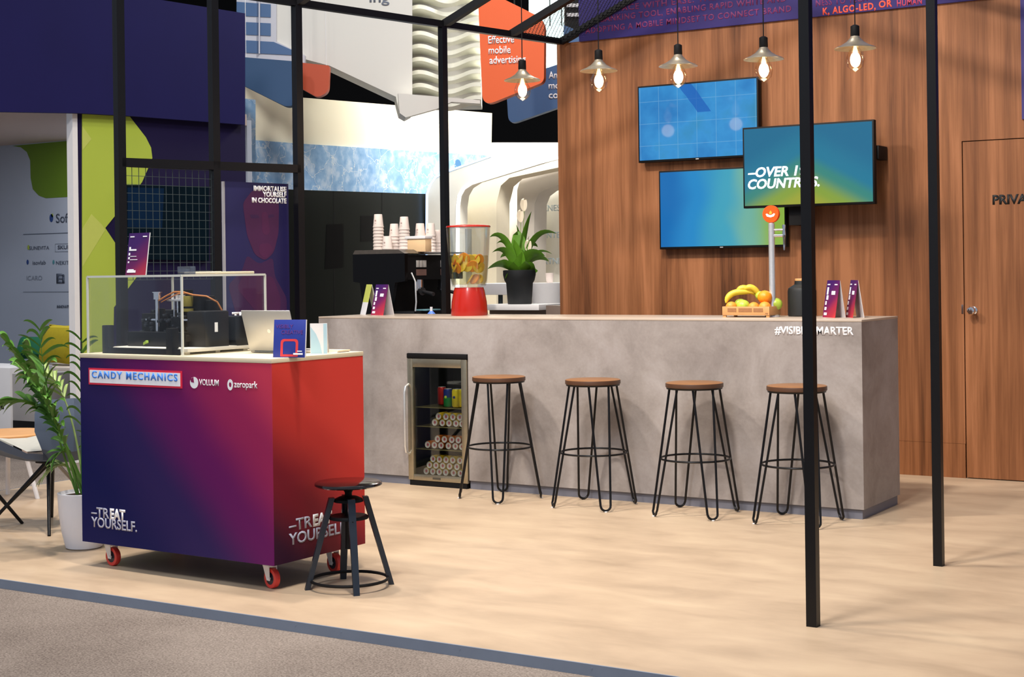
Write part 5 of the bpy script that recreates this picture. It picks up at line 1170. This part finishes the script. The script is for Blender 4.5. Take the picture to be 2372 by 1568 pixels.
tag(MB().lathe([(0, 0), (.032, 0), (.042, .10), (.038, .10), (.030, .006), (0, .006)], (tb_.x+.03, 13.2, tz_-.04), 20).build('paper_cup', CUP), 'pale paper cup on the white stand beyond the lily', 'cup')
tb2 = at_y(1165, 690, 13.4); t = thing('white_table', 'white table on a dark leg seen between dispenser and lily pot', 'table', (tb2.x, 13.4, -.04)); tz_ = at_y(1150, 656, 13.4).z+.04
MB().box((-.22, -.15, tz_-.12), (.16, .3, tz_), .006).build('top', WHITE, t); MB().cyl((-.03, 0, .02), (-.03, 0, tz_-.12), .025, n=14).build('leg', mat('slate_leg', S(60, 72, 76), .4, .5, noise=.1), t); MB().cyl((-.03, 0, 0), (-.03, 0, .02), .18, n=24).build('foot', MATS['slate_leg'], t)

# ================================================================== HANGING SIGNS OF THE HALL
def face(depth, turn=0):
    n = Matrix.Rotation(math.radians(turn), 3, 'Z') @ (-_f); return CAM+_f*depth, n
def hang(nm, label, cat, px, depth, turn, th_, M, r=0, parent=None, cable=(.008, 'matte_black')):
    P_, n = face(depth, turn); pp = rounded(px, r) if r else px; o_ = panel(nm, pp, P_, n, th_, M, parent)
    if parent is None:
        tag(o_, label, cat); xs = sorted((at_plane(u, v, P_, n) for u, v in px), key=lambda q: -q.z)[:2]; md = (xs[0]+xs[1])/2
        b = MB()
        for q in (xs[0].lerp(md, .25), xs[1].lerp(md, .25)): q = q-n*th_/2; b.cyl((q.x, q.y, q.z-.02), (q.x, q.y, 8.999), cable[0], n=6)
        b.build('suspension_cable', MATS[cable[1]], o_)
    return o_
def sign_text(par, depth, turn, lines, M, h, bold=.01, off=.004):
    P_, n = face(depth-off, turn); right = Vector((0, 0, 1)).cross(n).normalized()
    for body, u, v, w_ in lines: text('lettering', body, at_plane(u, v, P_, n), right, (0, 0, 1), M, par, width=(at_plane(u+w_, v, P_, n)-at_plane(u, v, P_, n)).length, height=h, bold=bold, depth=.003)
ORS = mat('orange_sign', S(226, 92, 34), .55, noise=.05, nscale=2); BLS = mat('steel_blue_sign', S(58, 96, 142), .55, noise=.06, nscale=2); BLD = mat('dusk_blue_sign', S(34, 72, 112), .55, noise=.08, nscale=2)
osn = hang('hanging_sign', 'orange hanging sign reading Effective mobile advertising', 'hanging sign', [(1105, -60), (1110, -30), (1252, 40), (1261, 60), (1260, 190), (1118, 247)], 14.0, -10, .12, ORS, [0, 0, 16, 10, 12, 30])
sign_text(osn, 14.0, -10, (('Effective', 1131, 101, 60), ('mobile', 1132, 125, 51), ('advertising', 1134, 148, 84)), WPRINT, .070, .014)
bsn = hang('hanging_sign', 'steel blue hanging sign partly behind the orange sign', 'hanging sign', [(1172, 190), (1330, 136), (1330, 236), (1178, 289)], 15.2, -8, .12, BLS, [0, 0, 0, 22])
sign_text(bsn, 15.2, -8, (('An', 1271, 182, 20), ('mo', 1271, 206, 26), ('co', 1271, 228, 22)), WPRINT, .07, .018)
WS = mat('white_sign', S(222, 220, 212), .6, noise=.03, nscale=1)
wsn = hang('hanging_sign', 'huge white angular sign hanging across the top centre', 'hanging sign', [(606, -70), (955, -70), (955, 262), (940, 270), (926, 262), (920, 240), (917, 224), (763, 152), (702, 136), (626, 96)], 15.5, 6, .5, WS)
sign_text(wsn, 15.5, 6, (('ing', 856, 5, 46),), mat('grey_blue_print', S(120, 128, 142), .6, noise=.05), .10, .01)
lob = thing('lobed_column', 'white hanging column of stacked wavy lobes left of the orange sign', 'hanging column', at_plane(1026, 120, *face(16.2, 0)))
px_m = 16.2/3490.1; zb_ = -128*px_m
WCOL = mat('white_lobe', S(228, 228, 214), .6, noise=.02); GCOL = mat('lobe_core', S(176, 174, 166), .7, noise=.03)
yawr = Matrix.Rotation(YAW, 4, 'Z')
core = MB().box((-84*px_m, -.16, zb_), (88*px_m, .3, 200*px_m)); core.move(yawr).build('core', GCOL, lob)
for k in range(11):
    z = zb_+.02+k*29.5*px_m; b = MB(); n_ = 26; T, Bm, E1 = [], [], []
    for i in range(n_+1):
        x = (-86+174*i/n_)*px_m; ph = k*.0+i/n_*2*PI*1.35; yy = -.30-.10*math.sin(ph-.6); zz = z+.028*math.sin(ph)
        T.append(Vector((x, yy, zz+.030))); Bm.append(Vector((x, yy, zz-.012))); E1.append(Vector((x, -.15, zz+.045)))
    E0 = [Vector((p.x, -.15, p.z-.04)) for p in Bm]
    b.ribbon(E1, T); b.ribbon(T, Bm); b.ribbon(Bm, E0); b.move(yawr).build('wavy_lobe', WCOL, lob)
P_, n__ = face(15.3, 6)
b = panel('column_base', [(922, 216), (1112, 232), (1112, 240), (1046, 236), (1012, 252), (940, 272), (926, 262)], P_, n__, .12, WS); b.location = -lob.location; b.parent = lob
MB().cyl((0, .05, 190*px_m), (0, .05, 8.999-lob.location.z), .02, n=8).build('suspension_pole', MATTE, lob)
hang('hanging_sign', 'dark blue rounded sign just right of the navy fascia', 'hanging sign', [(548, 131), (696, 143), (696, 232), (668, 250), (548, 190)], 14.6, 0, .15, BLD, [0, 0, 0, 16, 0], cable=(.003, 'white_paint'))
hang('hanging_sign', 'small orange sign with rounded corner below the white sign', 'hanging sign', [(690, 144), (763, 152), (760, 214), (735, 226), (690, 200)], 15.0, 0, .12, mat('burnt_orange_sign', S(192, 76, 40), .55, noise=.05, nscale=2), [0, 4, 18, 10, 0], cable=(.003, 'white_paint'))
lt = hang('white_lattice', 'white lattice with blue panes above the dark blue sign', 'lattice', [(548, -60), (640, -60), (640, 96), (706, 128), (706, 146), (548, 134)], 15.2, 0, .10, mat('lattice_white', S(206, 206, 214), .6, noise=.03))
for px in ([(548, 4), (627, 10), (627, 40), (548, 36)], [(548, 50), (627, 54), (627, 83), (548, 79)], [(548, 92), (634, 97), (686, 120), (686, 128), (548, 121)]):
    pn2 = hang('pane', '', '', px, 15.19, 0, .02, mat('pane_blue', S(62, 100, 146), .4, noise=.06, nscale=2), 0, lt)
hang('mullion', '', '', [(599, -40), (602, -40), (602, 124), (599, 124)], 15.16, 0, .02, MATS['lattice_white'], 0, lt)
hang('cyan_banner', 'pale cyan banner high up behind the roof mesh', 'banner', [(1225, -60), (1316, -60), (1316, 180), (1225, 180)], 18.5, 0, .1, mat('cyan_banner', S(190, 232, 236), .6, noise=.03, nscale=1))
hang('cyan_banner', 'narrow pale cyan banner at the edge of the wooden wall', 'banner', [(1270, 60), (1306, 60), (1306, 168), (1270, 168)], 18.2, 0, .1, MATS['cyan_banner'])
hang('blue_board', 'small steel blue board just above the corner of the wooden wall', 'board', [(1306, 58), (1352, 76), (1352, 112), (1306, 112)], 14.8, 0, .1, BLS)
tr2 = hang('dark_truss_box', 'dark box with two white bars behind the roof mesh', 'box', [(1308, -30), (1352, -30), (1352, 76), (1308, 58)], 15.6, 0, .2, DARK)
for v in (8, 30): hang('white_bar', '', '', [(1310, v), (1346, v), (1346, v+8), (1310, v+8)], 15.55, 0, .03, WHITE, 0, tr2)
